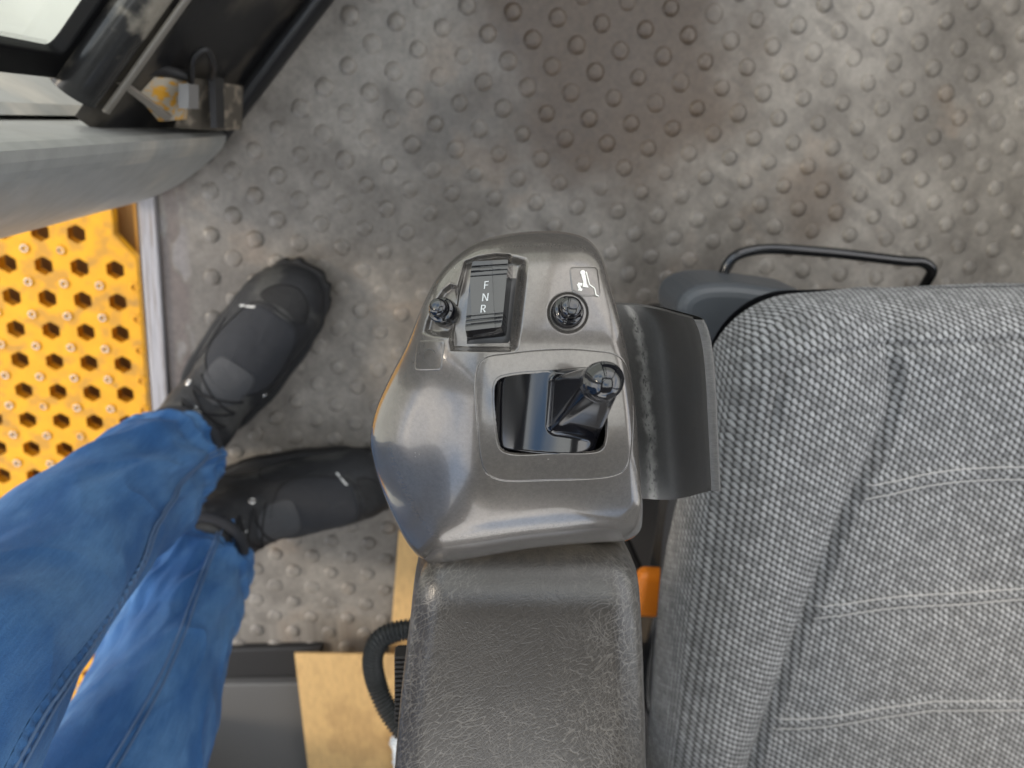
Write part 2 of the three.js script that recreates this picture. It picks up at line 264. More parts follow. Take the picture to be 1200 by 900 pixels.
// sill strip and the yellow step outside the door
{
  const sillTex = tex(256, 512, (u, v) => { const n = 0.8 + 0.4 * fbm(u * 8, v * 50, 91, 4), s = sm(0.6, 0.7, fbm(u * 10, v * 16, 92, 4)); const c = mix3([0.30, 0.29, 0.30], [0.16, 0.12, 0.095], s * 0.7); return c.map(q => q * n); });
  const sill = std(1, 1, 1, 0.5, 0.2, { map: sillTex });
  const g = thing('sill_strip', 'scuffed pale metal strip along the door edge of floor mat', 'sill strip', C(0.008, 0, 0.2));
  const plate = mesh('strip', boxAt(C(0.011, 0.001, 0.50), 0.022, 0.012, 1.26, -5.2 * Math.PI / 180, 0.003), sill, g);
  mesh('side_face', boxAt(C(-0.004, -0.105, 0.50), 0.006, 0.20, 1.26, -5.2 * Math.PI / 180, 0.002), std(0.05, 0.03, 0.012, 0.7), g);
  settle(g);
  // step
  const hy = -0.25, o = V(-0.70115, hy, 0.21601), ec = V(0.05465, 0, 0.0042), er = V(-0.00508, 0, 0.05401);
  const at = (c, r) => o.clone().addScaledVector(ec, c).addScaledVector(er, r);
  const yt = tex(512, 512, (u, v) => { const n = 0.9 + 0.2 * fbm(u * 20, v * 20, 95, 4, 20), d = sm(0.58, 0.75, fbm(u * 9, v * 9, 96, 5, 9)); return mix3([0.64 * n, 0.300 * n, 0.010], [0.30, 0.16, 0.04], sm(0.5, 0.72, fbm(u * 14, v * 14, 97, 5, 14)) * 0.55 + d * 0.25); });
  const yellow = std(1, 1, 1, 0.5, 0, { specularIntensity: 0.5, map: rep(yt, 3), bumpMap: rep(fineBump, 12), bumpScale: 0.0002 });
  M.yellow = yellow;
  const st = thing('cab_step', 'yellow metal step with hexagonal holes beside the sill strip', 'step', at(0, 4));
  const sh = new THREE.Shape(), cor = [[-4.5, -2.62], [3.03, -2.62], [3.03, -1.05], [3.62, -0.35], [3.62, 21], [-4.5, 21]].map(([c, r]) => at(c, r));
  cor.forEach((p, i) => i ? sh.lineTo(p.x, -p.z) : sh.moveTo(p.x, -p.z)); sh.closePath();
  const hr = 0.0170; const holes = [];
  for (let r = -2; r < 20; r++) for (let c = -4; c < 4; c++) {
    if (r < 0 && c > 2) continue; const p = at(c, r); holes.push([c, r]);
    const h = new THREE.Path(); for (let k = 0; k < 6; k++) { const t = k / 6 * 2 * Math.PI + 0.61 + 0.03 * (hash2(c, r, 3) - 0.5); const q = [p.x + hr * Math.cos(t), -(p.z + hr * Math.sin(t))]; k ? h.lineTo(...q) : h.moveTo(...q); } h.closePath(); sh.holes.push(h);
  }
  const pg = new THREE.ExtrudeGeometry(sh, { depth: 0.016, bevelEnabled: true, bevelThickness: 0.0022, bevelSize: 0.0022, bevelOffset: -0.001, bevelSegments: 3 }); pg.rotateX(-Math.PI / 2); pg.translate(0, hy - 0.018, 0);
  mesh('tread_plate', pg, yellow, st);
  mesh('tray', prism([at(-4.5, -2.62), at(3.62, -2.62), at(3.62, 21), at(-4.5, 21)].map(xz), hy - 0.075, hy - 0.048, 0.003), std(0.34, 0.18, 0.05, 0.8), st);
  mesh('side_wall', boxAt(at(3.55, 9).setY(hy - 0.05), 0.006, 0.056, 1.3), std(0.45, 0.2, 0.02, 0.6), st);
  // pierced studs between the holes
  const zinc = std(0.55, 0.55, 0.56, 0.3, 0.8), bossM = yellow;
  const boss = [[0.0098, -0.001], [0.0088, 0.0012], [0.0066, 0.0032], [0.005, 0.0034], [0.0046, 0.0012], [0.0046, -0.004], [0, -0.004]];
  const rim = [[0.0060, 0.0030], [0.0056, 0.0037], [0.0046, 0.0037], [0.0042, 0.002], [0.0042, -0.001]];
  const bg = new THREE.LatheGeometry(boss.map(p => new THREE.Vector2(...p)), 20), rg = new THREE.LatheGeometry(rim.map(p => new THREE.Vector2(...p)), 20);
  for (let r = -2; r < 20; r++) for (let c = -4; c < 4; c++) {
    if (r < 0 && c > 1) continue; const p = at(c + 0.53, r + 0.5); p.y = hy;
    const b = mesh('stud', bg, bossM, st); b.position.copy(p);
    if (c < 3) { const q = mesh('worn_rim', rg, zinc, b); if (hash2(c, r, 9) < 0.2) q.scale.setScalar(0.85); }
  }
  settle(st);
}

// ---------------------------------------------------------------- corner of the cab: post, corner wall, window
{
  const dustTex = (base, dust, s, f = 9) => tex(512, 512, (u, v) => { const n = 0.85 + 0.3 * fbm(u * 40, v * 40, s, 3, 40), d = sm(0.46, 0.72, fbm(u * f, v * f, s + 5, 5, f)); return mix3(base, dust, d).map(q => q * n); });
  const greyTrim = std(1, 1, 1, 0.42, 0, { map: rep(dustTex([0.32, 0.32, 0.30], [0.47, 0.435, 0.37], 101, 5), 2), bumpMap: rep(fineBump, 14), bumpScale: 0.00015 });
  const post = thing('corner_post', 'grey moulded trim post at door opening with a long seam', 'post', P(215, 160, 0.02));
  const hb = 0.05;
  const w = (px, py) => xz(P(px, py, hb));
  const main = loop2([w(186, 141), w(235, 150), w(261, 158), w(258, 172), w(236, 194), w(196, 222), w(146, 240), w(100, 235), w(90, 180), w(110, 143)], 60);
  mesh('post_cover', prism(main, 0.03, 1.72, 0.006, 4), greyTrim, post);
  const up = [w(186, 137), w(178, 127), w(131, 98), w(110, 95), w(100, 100), w(100, 139)];
  mesh('post_cover', prism(up, 0.10, 1.72, 0.004, 3), greyTrim, post);
  settle(post);

  // corner wall with its floor trim, frame rail and window
  const wall = thing('corner_wall', 'black corner wall under a window, with rubber floor trim', 'wall panel', EDGE_A.clone());
  const dir = EDGE_B.clone().sub(EDGE_A).normalize(), out = V(-Math.abs(dir.z), 0, -Math.abs(dir.x)).normalize();
  const Q = (s, y, o) => EDGE_A.clone().addScaledVector(dir, s).addScaledVector(out, o).setY(y);
  const blackDust = std(1, 1, 1, 0.42, 0, { specularIntensity: 0.5, map: rep(dustTex([0.010, 0.010, 0.011], [0.06, 0.052, 0.042], 111, 4), 4), bumpMap: rep(fineBump, 10), bumpScale: 0.0002 });
  const strip = (s0, s1, pts, m, name, n = 40) => mesh(name, grid(n, pts.length - 1, (u, v, i, j) => { const [o, y] = pts[j]; let al = 0; for (let k = 1; k <= j; k++) al += Math.hypot(pts[k][0] - pts[k - 1][0], pts[k][1] - pts[k - 1][1]); return [Q(mix(s0, s1, u), y, o), mix(s0, s1, u), al]; }), m, wall);
  // rounded floor trim
  const trim = []; for (let k = 0; k <= 12; k++) { const t = k / 12 * Math.PI; trim.push([0.012 - 0.014 * Math.cos(t), 0.003 + 0.020 * Math.sin(t)]); }
  strip(-0.03, 0.75, trim, std(0.016, 0.016, 0.017, 0.32), 'floor_trim');
  strip(0.0, 0.75, [[0.020, 0.0], [0.022, 0.06], [0.025, 0.20], [0.028, 0.295], [0.032, 0.310], [0.045, 0.312]], blackDust, 'lower_wall');
  // rail under the window: a rolled black frame with a bright edge
  const rail = []; for (let k = 0; k <= 14; k++) { const t = -0.4 + k / 14 * 3.6; rail.push([0.051 - 0.019 * Math.cos(t), 0.326 + 0.021 * Math.sin(t)]); }
  strip(0.02, 0.75, rail, std(1, 1, 1, 0.20, 0.2, { map: rep(dustTex([0.03, 0.03, 0.03], [0.30, 0.27, 0.22], 117, 5), 6) }), 'frame_rail');
  const lip = []; for (let k = 0; k <= 8; k++) { const t = k / 8 * Math.PI; lip.push([0.028 - 0.003 * Math.cos(t), 0.312 + 0.006 * Math.sin(t)]); }
  strip(0.02, 0.75, lip, std(0.25, 0.23, 0.2, 0.35, 0.4), 'frame_lip');
  // window: glass with rounded lower corner, dark seal and dotted border
  const y0 = 0.348, o0 = 0.066, s0 = 0.039;
  const ro = 0.016, gl = new THREE.Shape(); gl.moveTo(s0 + ro, y0); gl.lineTo(0.72, y0); gl.lineTo(0.72, 1.6); gl.lineTo(s0, 1.6); gl.lineTo(s0, y0 + ro); gl.quadraticCurveTo(s0, y0, s0 + ro, y0);
  const place = (geo, o) => { const p = geo.attributes.position; for (let i = 0; i < p.count; i++) { const q = Q(p.getX(i), p.getY(i), o - p.getZ(i)); p.setXYZ(i, q.x, q.y, q.z); } geo.computeVertexNormals(); return geo; };
  const pane = mesh('window_pane', place(new THREE.ShapeGeometry(gl, 10), o0), std(0.93, 0.97, 0.95, 0.02, 0, { transmission: 1, thickness: 0, ior: 1.5 }), wall);
  const sealS = new THREE.Shape(); const gr = 0.014; sealS.moveTo(s0 - gr, y0 - 0.03); sealS.lineTo(0.75, y0 - 0.03); sealS.lineTo(0.75, 1.66); sealS.lineTo(s0 - gr, 1.66); sealS.closePath();
  const hole = new THREE.Path(); hole.moveTo(s0 + ro + 0.004, y0 + 0.004); hole.lineTo(0.716, y0 + 0.004); hole.lineTo(0.716, 1.596); hole.lineTo(s0 + 0.004, 1.596); hole.lineTo(s0 + 0.004, y0 + ro); hole.quadraticCurveTo(s0 + 0.004, y0 + 0.004, s0 + ro + 0.004, y0 + 0.004); sealS.holes.push(hole);
  mesh('window_seal', place(new THREE.ExtrudeGeometry(sealS, { depth: 0.008, bevelEnabled: true, bevelSize: 0.002, bevelThickness: 0.002, bevelSegments: 2, curveSegments: 10 }), o0 + 0.004), std(0.004, 0.004, 0.0045, 0.6, 0, { specularIntensity: 0.25 }), wall);
  const ticks = [], tg = new THREE.PlaneGeometry(0.009, 0.0007); for (let y = y0 + 0.03; y < 1.2; y += 0.0031) ticks.push(place(tg.clone().translate(s0 + 0.0085, y, 0), o0 - 0.001));
  const tk = mesh('dotted_border', mergeGeometries(ticks), std(0.05, 0.05, 0.05, 0.5), pane); 
  // latch bracket between post and wall
  const steel = std(0.30, 0.29, 0.28, 0.45, 0.5), dirty = std(1, 1, 1, 0.6, 0, { map: rep(dustTex([0.10, 0.085, 0.065], [0.30, 0.25, 0.19], 121, 6), 5) });
  const yp = std(1, 1, 1, 0.6, 0, { map: rep(tex(256, 256, (u, v) => { const d = sm(0.33, 0.5, fbm(u * 7, v * 7, 130, 4, 7)); return mix3([0.66, 0.33, 0.03], [0.46, 0.40, 0.31], d); }), 6) });
  const quad = (name, pts, th, m) => { const c = pts.map(([x, y, h]) => P(x, y, h)); const base = c.map(p => p.clone()); return mesh(name, mergeGeometries([grid(1, 1, (u, v) => [c[0].clone().lerp(c[1], u).lerp(c[3].clone().lerp(c[2], u), v), u * 0.2, v * 0.2]), ...c.map((p, i) => { const q = c[(i + 1) % 4]; return grid(1, 1, (u, v) => [p.clone().lerp(q, u).add(V(0, -th * v, 0)), u * 0.2, v * 0.2]); })]), m, wall); };
  quad('mounting_plate', [[140, 88, 0.30], [218, 92, 0.235], [214, 140, 0.215], [186, 142, 0.24]], 0.012, yp);
  quad('plate_edge', [[136, 97, 0.315], [144, 96, 0.315], [199, 136, 0.245], [193, 141, 0.245]], 0.01, std(0.30, 0.27, 0.23, 0.5, 0.3));
  quad('latch_block', [[209, 98, 0.26], [221, 98, 0.26], [221, 127, 0.26], [209, 127, 0.26]], 0.03, steel);
  quad('bracket', [[222, 90, 0.225], [256, 96, 0.16], [256, 153, 0.13], [204, 150, 0.20]], 0.10, dirty);
  quad('bracket_rib', [[244, 88, 0.20], [252, 90, 0.20], [254, 150, 0.17], [247, 150, 0.17]], 0.03, M.rubber);
  mesh('hook', tubeAlong([P(224, 98, 0.24), P(228, 66, 0.26), P(240, 58, 0.26), P(250, 74, 0.24), P(248, 92, 0.20)], 0.0030, 40, 8), M.rubber, wall);
  mesh('bracket_bar', tubeAlong([P(158, 86, 0.29), P(190, 82, 0.26), P(222, 90, 0.24)], 0.005, 20, 8), M.rubber, wall);
  settle(wall);
}

// ---------------------------------------------------------------- seat
const seat = thing('driver_seat', 'grey woven fabric driver seat with stitched cross seams beside armrest', 'seat', V(0.45, 0, 0.4));
{
  // woven cloth: staggered light tufts on a dark ground
  const NC = 12, cellU = 0.0063, rows = 16, cellV = 0.0063 * NC / rows; // tile of 74 mm
  const TILE = NC * cellU;
  const tuft = (u, v) => {
    const y = v * rows, r0 = Math.floor(y); let best = 0, id = 0;
    for (let r = r0 - 1; r <= r0 + 1; r++) {
      const sh = ((r % 2) + 2) % 2 * 0.5, x = u * NC - sh, c0 = Math.floor(x);
      for (let c = c0 - 1; c <= c0 + 1; c++) {
        const dx = (x - c - 0.5) * cellU, dy = (y - r - 0.5) * cellV, rr = ((r % rows) + rows) % rows, cc = ((c % NC) + NC) % NC;
        const q = dx * 0.96 + dy * 0.28, p = -dx * 0.28 + dy * 0.96;
        const e = Math.pow(Math.abs(q) / 0.0034, 3) + Math.pow(Math.abs(p) / (0.0019 - 0.0005 * q / 0.003), 2.4); const k = clamp(1 - e);
        if (k > best) { best = k; id = hash2(cc, rr, 5); }
      }
    }
    return [best, id];
  };
  const col = tex(1024, 1024, (u, v) => { const [k, id] = tuft(u, v), n = fbm(u * 256, v * 256, 41, 2, 256), t = Math.pow(k, 0.55); const l = 0.215 + 0.16 * id; const c = mix3([0.050, 0.048, 0.046], [l, l * 1.0, l * 0.99], t); return c.map(q => q * (0.45 + 1.1 * n)); });
  const hmap = tex(1024, 1024, (u, v) => { const [k] = tuft(u, v); return Math.sqrt(k) * 0.8 + 0.2 * fbm(u * 200, v * 200, 42, 2, 200); }, { srgb: false });
  const rot = (t) => { t.rotation = 0.62; return t; };
  const cloth = std(1, 1, 1, 0.92, 0, { map: rot(rep(col, 1 / TILE)), bumpMap: rot(rep(hmap, 1 / TILE)), bumpScale: 0.0009, sheen: 0.12, sheenRoughness: 0.6, sheenColor: lin(0.6, 0.62, 0.66) });
  const X0 = 0.188, X1 = 0.702, Z0 = 0.128, Z1 = 0.70;
  const ol = []; { const r = 0.060, cs = [[X0 + r, Z0 + r, Math.PI, 1.5 * Math.PI], [X1 - r, Z0 + r, 1.5 * Math.PI, 2 * Math.PI], [X1 - 0.02, Z1 - 0.02, 0, 0.5 * Math.PI, 0.02], [X0 + 0.02, Z1 - 0.02, 0.5 * Math.PI, Math.PI, 0.02]]; const base = []; for (const [cx, cz, t0, t1, rr = r] of cs) for (let k = 0; k <= 14; k++) { const t = mix(t0, t1, k / 14); base.push([cx + rr * Math.cos(t), cz + rr * Math.sin(t)]); }
    const c = new THREE.CurvePath(); for (let i = 0; i < base.length; i++) { const a = base[i], b = base[(i + 1) % base.length]; c.add(new THREE.LineCurve(new THREE.Vector2(...a), new THREE.Vector2(...b))); } for (let i = 0; i < 620; i++) { const p = c.getPointAt(i / 620), k = 0.024 * sm(0.42, 0.14, p.y); ol.push([p.x + (p.x < 0.445 ? k : -k) * clamp(Math.abs(p.x - 0.445) / 0.15), p.y]); } }
  const poly = ol.filter((_, i) => i % 5 === 0);
  const seamX = curveFn([[0.12, 0.332], [0.16, 0.338], [0.215, 0.347], [0.26, 0.338], [0.306, 0.324], [0.43, 0.299], [0.577, 0.273], [0.70, 0.258]]);
  const CX = 0.445, rowsZ = [0.281, 0.399, 0.519];
  const rowZ = (k, x) => rowsZ[k] + 0.007 * sm(0.40, 0.29, x) + 0.003 * Math.sin(x * 26 + k * 2);
  const top = (x, z) => {
    const xm = x > CX ? 2 * CX - x : x, sx = seamX(z), e = -sdPoly(poly, x, z);
    let h = 0.482;
    const b = clamp((sx - xm) / (sx - X0)); // 0 at the seam, 1 at the side
    if (xm < sx) h += 0.022 * Math.sin(Math.PI * Math.min(1, b * 0.95)); else h += 0.006 * sm(sx, sx + 0.03, xm) - 0.008 * sm(0.33, 0.45, xm);
    h -= 0.0036 * Math.exp(-Math.pow((xm - sx) / 0.006, 2)) * sm(0.155, 0.18, z);
    h += 0.0035 * Math.exp(-Math.pow((xm - sx - 0.010) / 0.006, 2)) * sm(0.155, 0.18, z);
    if (xm > sx) for (let k = 0; k < 3; k++) { const d = z - rowZ(k, xm); h += (0.0022 * Math.exp(-Math.pow(d / 0.007, 2)) - 0.0028 * Math.exp(-Math.pow((d - 0.012) / 0.006, 2)) - 0.0016 * Math.exp(-Math.pow((d + 0.013) / 0.006, 2))) * sm(sx, sx + 0.02, xm); }
    h -= 0.004 * Math.exp(-Math.pow((e - 0.036) / 0.0035, 2)) * sm(0.26, 0.20, z);
    h += 0.006 * (fbm(x * 9, z * 9, 45, 2) - 0.5);
    const w = 0.046, q = clamp(1 - e / w); h -= 0.052 * (1 - Math.sqrt(Math.max(0, 1 - q * q)));
    return h;
  };
  const cg = rings(ol, [CX, 0.40], 190, 0.72, (x, z) => V(x, top(x, z), z));
  { // cloth runs over the rolled edges at its true length
    const p = cg.attributes.position, uv = cg.attributes.uv;
    for (let k = 0; k < p.count; k++) { const x = p.getX(k), y = p.getY(k), z = p.getZ(k), d = Math.max(0, 0.478 - y); uv.setXY(k, x - d * clamp((X0 + 0.06 - x) / 0.06), z - d * clamp((Z0 + 0.06 - z) / 0.06)); }
  }
  mesh('cushion', cg, cloth, seat);
  // side border of the cushion
  const border = std(0.030, 0.033, 0.040, 0.85, 0, { bumpMap: rep(hmap, 1 / TILE), bumpScale: 0.001 });
  mesh('cushion_border', grid(620, 8, (u, v, i) => { const p = ol[i % 620], y = 0.4375 - 0.085 * v; return [V(CX + (p[0] - CX) * (1 - 0.10 * v), y, 0.4 + (p[1] - 0.4) * (1 - 0.22 * v)), u * 2.2, y]; }, true), border, seat);
  mesh('seat_pan', prism(loop2([[0.235, 0.205], [0.45, 0.20], [0.66, 0.205], [0.67, 0.40], [0.67, 0.66], [0.45, 0.67], [0.225, 0.66], [0.222, 0.40]], 80), 0.30, 0.352, 0.008, 3), M.blackPlastic, seat);
  // stitched double threads
  const th = std(0.42, 0.41, 0.39, 0.85);
  for (let k = 0; k < 3; k++) for (const o of [-0.0060, 0.0062]) {
    const pts = []; for (let i = 0; i <= 40; i++) { const z0 = rowsZ[k]; const x = mix(seamX(z0) + 0.006, CX + 0.14, i / 40), z = rowZ(k, Math.min(x, 2 * CX - x)) + o; pts.push(V(x, top(x, z) + 0.0007, z)); }
    mesh('seam_thread', tubeAlong(pts, 0.0006, 120, 6), th, seat);
  }
  // corner moulding under the cushion and the adjuster bar in front
  const pan = std(0.060, 0.066, 0.072, 0.42, 0, { bumpMap: rep(fineBump, 10), bumpScale: 0.0001 });
  const q = (px, py) => xz(P(px, py, 0.36));
  mesh('corner_cover', prism(loop2([q(796, 372), q(800, 350), q(818, 337), q(850, 333), q(900, 338), q(960, 352), q(980, 400), q(900, 470), q(830, 440), q(812, 405)], 60), 0.28, 0.36, 0.012, 4), pan, seat);
  const bar = std(0.06, 0.06, 0.062, 0.16, 0.85);
  const hb = 0.30; mesh('adjuster_bar', tubeAlong([P(842, 352, hb).add(V(0.06, -0.05, 0.10)), P(842, 352, hb), P(846, 326, hb), P(858, 303, hb), P(885, 293, hb), P(960, 295, hb), P(1060, 306, hb), P(1083, 308, hb), P(1092, 316, hb), P(1086, 330, hb - 0.01), P(1066, 362, hb - 0.03), P(1066, 362, hb - 0.03).add(V(-0.01, -0.03, 0.11))], 0.0052, 140, 12), bar, seat);
  mesh('backrest', (() => { const g = new RoundedBoxGeometry(0.5, 0.62, 0.11, 5, 0.05); g.rotateX(0.12); g.translate(0.445, 0.80, 0.765); return g; })(), cloth, seat);
  mesh('seat_base', boxAt(V(0.445, 0.15, 0.44), 0.34, 0.29, 0.40, 0, 0.01), M.rubber, seat);
  settle(seat);
}

// ---------------------------------------------------------------- armrest with control pod
const arm = thing('armrest_control', 'worn black vinyl armrest carrying a grey control pod', 'control armrest', V(0.04, 0.6, 0.2));
{
  // --- pod skin as a height over the sight grid: front dips, left flank falls away
  const ol = loop2([[560, 283], [590, 275], [625, 271], [662, 272], [688, 280], [704, 298], [714, 330], [726, 372], [736, 415], [745, 480], [751, 560], [753, 600], [750, 622], [736, 633], [700, 636], [640, 641], [585, 649], [540, 657], [514, 661], [496, 656], [480, 640], [462, 608], [446, 570], [436, 534], [434, 510], [441, 478], [456, 444], [476, 405], [496, 355], [514, 322], [535, 299]], 900);
  const poly = ol.filter((_, i) => i % 6 === 0);
  const H0 = curveFn([[265, 0.6590], [310, 0.6735], [350, 0.6830], [400, 0.6925], [450, 0.6985], [500, 0.7015], [550, 0.7020], [600, 0.6990], [640, 0.6935], [670, 0.688]]);
  const base = (x, y) => H0(y) - 0.026 * Math.pow(clamp((575 - x) / 140), 1.7) - 0.0045 * Math.pow(clamp((x - 640) / 110), 2);
  const pocket = [[543, 305], [560, 299], [581, 296], [602, 297], [618, 301], [621, 308], [619, 330], [613, 380], [609, 407], [604, 413], [560, 413], [527, 412], [525, 400], [528, 380], [533, 345]];
  const nest = [[494, 391], [498, 374], [507, 354], [517, 338], [528, 330], [540, 334], [546, 360], [540, 386], [528, 397], [508, 396]];
  const bez = []; { const q = [[563, 424], [600, 414], [690, 411], [731, 423], [736, 545], [724, 556], [640, 563], [583, 562], [568, 552], [560, 500]]; bez.push(...loop2(q, 200)); }
  const open = loop2([[578, 452], [583, 443], [600, 438], [650, 434], [698, 432], [709, 440], [711, 480], [710, 518], [703, 528], [650, 531], [598, 532], [586, 526], [580, 500]], 200);
  const bezS = bez.filter((_, i) => i % 3 === 0), openS = open.filter((_, i) => i % 3 === 0);
  const wOf = (x, y) => mix(mix(46, 13, sm(650, 738, x)), 44, sm(585, 630, y));
  const skin = (x, y) => {
    let h = base(x, y); const e = Math.max(0, -sdPoly(poly, x, y)), w = wOf(x, y), q = clamp(1 - e / w);
    h -= (w / 2900) * (1 - Math.sqrt(Math.max(0, 1 - q * q)));
    if (x < 630 && y < 420) { const wp = x > 598 ? 15 : y > 395 ? 7 : 6; const a = 0.0062 * sm(0, wp, -sdPoly(pocket, x, y)), b = 0.0050 * sm(0, 9, -sdPoly(nest, x, y)); h -= Math.max(a, b); }
    const rb = Math.hypot((x - 665.5) / 1.0, (y - 366.5) / 1.0); h -= 0.0014 * sm(25, 21, rb);
    const bz = -sdPoly(bezS, x, y); h -= 0.0003 * sm(-0.4, 0.4, bz) + 0.0016 * sm(1.2, 4, bz);
    return h;
  };
  const flake = tex(512, 512, (u, v, i, j) => { const n = hash2(i, j, 140), m = fbm(u * 90, v * 90, 141, 2, 90), d = sm(0.5, 0.8, fbm(u * 5, v * 5, 142, 5, 5)); const k = 0.82 + 0.24 * n + 0.2 * (m - 0.5); return mix3([0.178 * k, 0.162 * k, 0.148 * k], [0.20 * k, 0.179 * k, 0.158 * k], d * 0.6); });
  const rgh = tex(512, 512, (u, v) => 0.17 + 0.07 * fbm(u * 7, v * 7, 143, 3, 7) + 0.05 * fbm(u * 60, v * 60, 144, 2, 60), { srgb: false });
  M.pod = std(1, 1, 1, 1, 0.55, { map: rep(flake, 9), roughnessMap: rep(rgh, 9), bumpMap: rep(fineBump, 60), bumpScale: 0.000012, clearcoat: 0.8, clearcoatRoughness: 0.07 });
  const inO = (x, y) => sdPoly(openS, x, y) < -2;
  const pod = mesh('pod_housing', rings(ol, [640, 470], 230, 0.9, (x, y, k) => k ? P(x, y, base(x, y) - wOf(x, y) / 2900 - k[1]) : P(x, y, skin(x, y)), [[0.992, 0.008], [0.97, 0.03], [0.94, 0.05]], inO), M.pod, arm);
  // bezel plate between its own seam and the lever opening
  const N = 220, bo = loop2(bez, N), io = loop2(open, N), mid = [645, 485];
  const byAng = (l) => { const s = l.map(p => [Math.atan2(p[1] - mid[1], p[0] - mid[0]), p]).sort((a, b) => a[0] - b[0]); return (t) => { let k = s.findIndex(q => q[0] > t); if (k <= 0) { k = 0; } const a = s[(k + s.length - 1) % s.length], b = s[k]; let d = b[0] - a[0]; if (d < 0) d += 2 * Math.PI; let e = t - a[0]; if (e < 0) e += 2 * Math.PI; const f = d ? e / d : 0; return [mix(a[1][0], b[1][0], f), mix(a[1][1], b[1][1], f)]; }; };
  const fo = byAng(bo), fi = byAng(io);
  const bezH = (x, y) => { const e = Math.max(0, -sdPoly(poly, x, y)), w = wOf(x, y), q = clamp(1 - e / w); return base(x, y) - (w / 2900) * (1 - Math.sqrt(Math.max(0, 1 - q * q))); };
  mesh('bezel_plate', grid(N * 2, 26, (u, v, i, j) => { const t = -Math.PI + u * 2 * Math.PI, a = fo(t), b = fi(t), s = j <= 24 ? clamp((j - 1) / 22) : 1; const x = mix(a[0] + (mid[0] - a[0]) * 0.003, b[0], s), y = mix(a[1] + (mid[1] - a[1]) * 0.003, b[1], s); let h = bezH(x, y) + 0.00005 - (j === 0 ? 0.0014 : 0) - (j === 24 ? 0.0006 : j === 25 ? 0.004 : j === 26 ? 0.010 : 0); const p = P(x, y, h); return [p, p.x, p.z]; }, true), M.pod, pod);
  // black well under the lever
  mesh('lever_well', rings(loop2(open, 120), mid, 10, 1, (x, y, k) => P(mid[0] + (x - mid[0]) * 1.03, mid[1] + (y - mid[1]) * 1.03, base(x, y) - (k ? 0.004 : 0.020)), [[1.0, 0.01]]), std(0.006, 0.006, 0.007, 0.35), pod);

  // --- lever: drum in the well, faceted arm and round knob
  const K = P(707, 447, 0.7330), Bp = P(672, 482, 0.6920);
  const D1 = P(640, 531, 0.7010), D0 = P(650, 437, 0.6935), dax = D1.clone().sub(D0).normalize();
  const e2 = V(dax.x, 0, dax.z).normalize(), e1 = V(e2.z, 0, -e2.x); if (e1.x < 0) e1.negate();
  const RAD = 0.052, drC = P(643, 491, 0.6985).add(V(0, -RAD, 0)), HL = D0.distanceTo(D1) / 2 - 0.0004;
  const sdf = (x, y, z) => {
    // arm: a leaning four-sided taper from the drum up to the knob
    const t = (y - Bp.y) / (K.y - Bp.y), tc = clamp(t, -0.4, 1.1), cx0 = x - mix(Bp.x, K.x, tc), cz0 = z - mix(Bp.z, K.z, tc), a = cx0 * e1.x + cz0 * e1.z, b = cx0 * e2.x + cz0 * e2.z;
    const hx = mix(0.0132, 0.0074, tc), hz = mix(0.0156, 0.0074, tc), r = mix(0.0026, 0.007, clamp(t)), qa = Math.abs(a) - hx + r, qb = Math.abs(b) - hz + r;
    const box = Math.max((Math.hypot(Math.max(qa, 0), Math.max(qb, 0)) + Math.min(Math.max(qa, qb), 0) - r) * 0.82, y - K.y);
    const knob = Math.hypot(x - K.x, y - K.y, z - K.z) - 0.0077;
    const cx = x - drC.x, cy = y - drC.y, cz = z - drC.z, ca = cx * dax.x + cy * dax.y + cz * dax.z, cr = Math.hypot(cx - ca * dax.x, cy - ca * dax.y, cz - ca * dax.z);
    const da = cr - RAD, db = Math.max(Math.abs(ca - 0.0045) - HL - 0.0045, Math.abs(cx * e1.x + cz * e1.z) - 0.0245), rr = 0.0015, drum = Math.hypot(Math.max(da + rr, 0), Math.max(db + rr, 0)) + Math.min(Math.max(da + rr, db + rr), 0) - rr;
    return smin(smin(box, knob, 0.0025), drum, 0.0018);
  };
  const lo = V(drC.x - 0.031, 0.681, Math.min(drC.z - 0.026, K.z - 0.011)), hi = V(Math.max(K.x + 0.011, drC.x + 0.031), K.y + 0.012, drC.z + 0.034);
  const full = nets((x, y, z) => Math.max(sdf(x, y, z), 0.684 - y), lo, hi, 0.0007);
  const lever = mesh('control_lever', full, M.gloss, arm);
  
  // --- rocker switch with ridges and letters
  const rTL = [553, 306.5], rTR = [596, 304], rBR = [588, 383], rBL = [544.5, 388];
  const rq = (s, t) => [mix(mix(rTL[0], rTR[0], s), mix(rBL[0], rBR[0], s), t), mix(mix(rTL[1], rTR[1], s), mix(rBL[1], rBR[1], s), t)];
  const ridge = (t) => { let r = 0; for (const c of [0.085, 0.155, 0.225, 0.80, 0.86, 0.92]) r += Math.exp(-Math.pow((t - c) / 0.013, 2)); return r; };
  const faceH = (s, t) => { const [x, y] = rq(s, t); return base(x, y) + 0.0042 + 0.0018 * Math.pow(2 * t - 1, 2) - 0.0007 * ridge(t); };
  const face = (s, t, d = 0) => { const [x, y] = rq(s, t); return P(x, y, faceH(s, t) + d); };
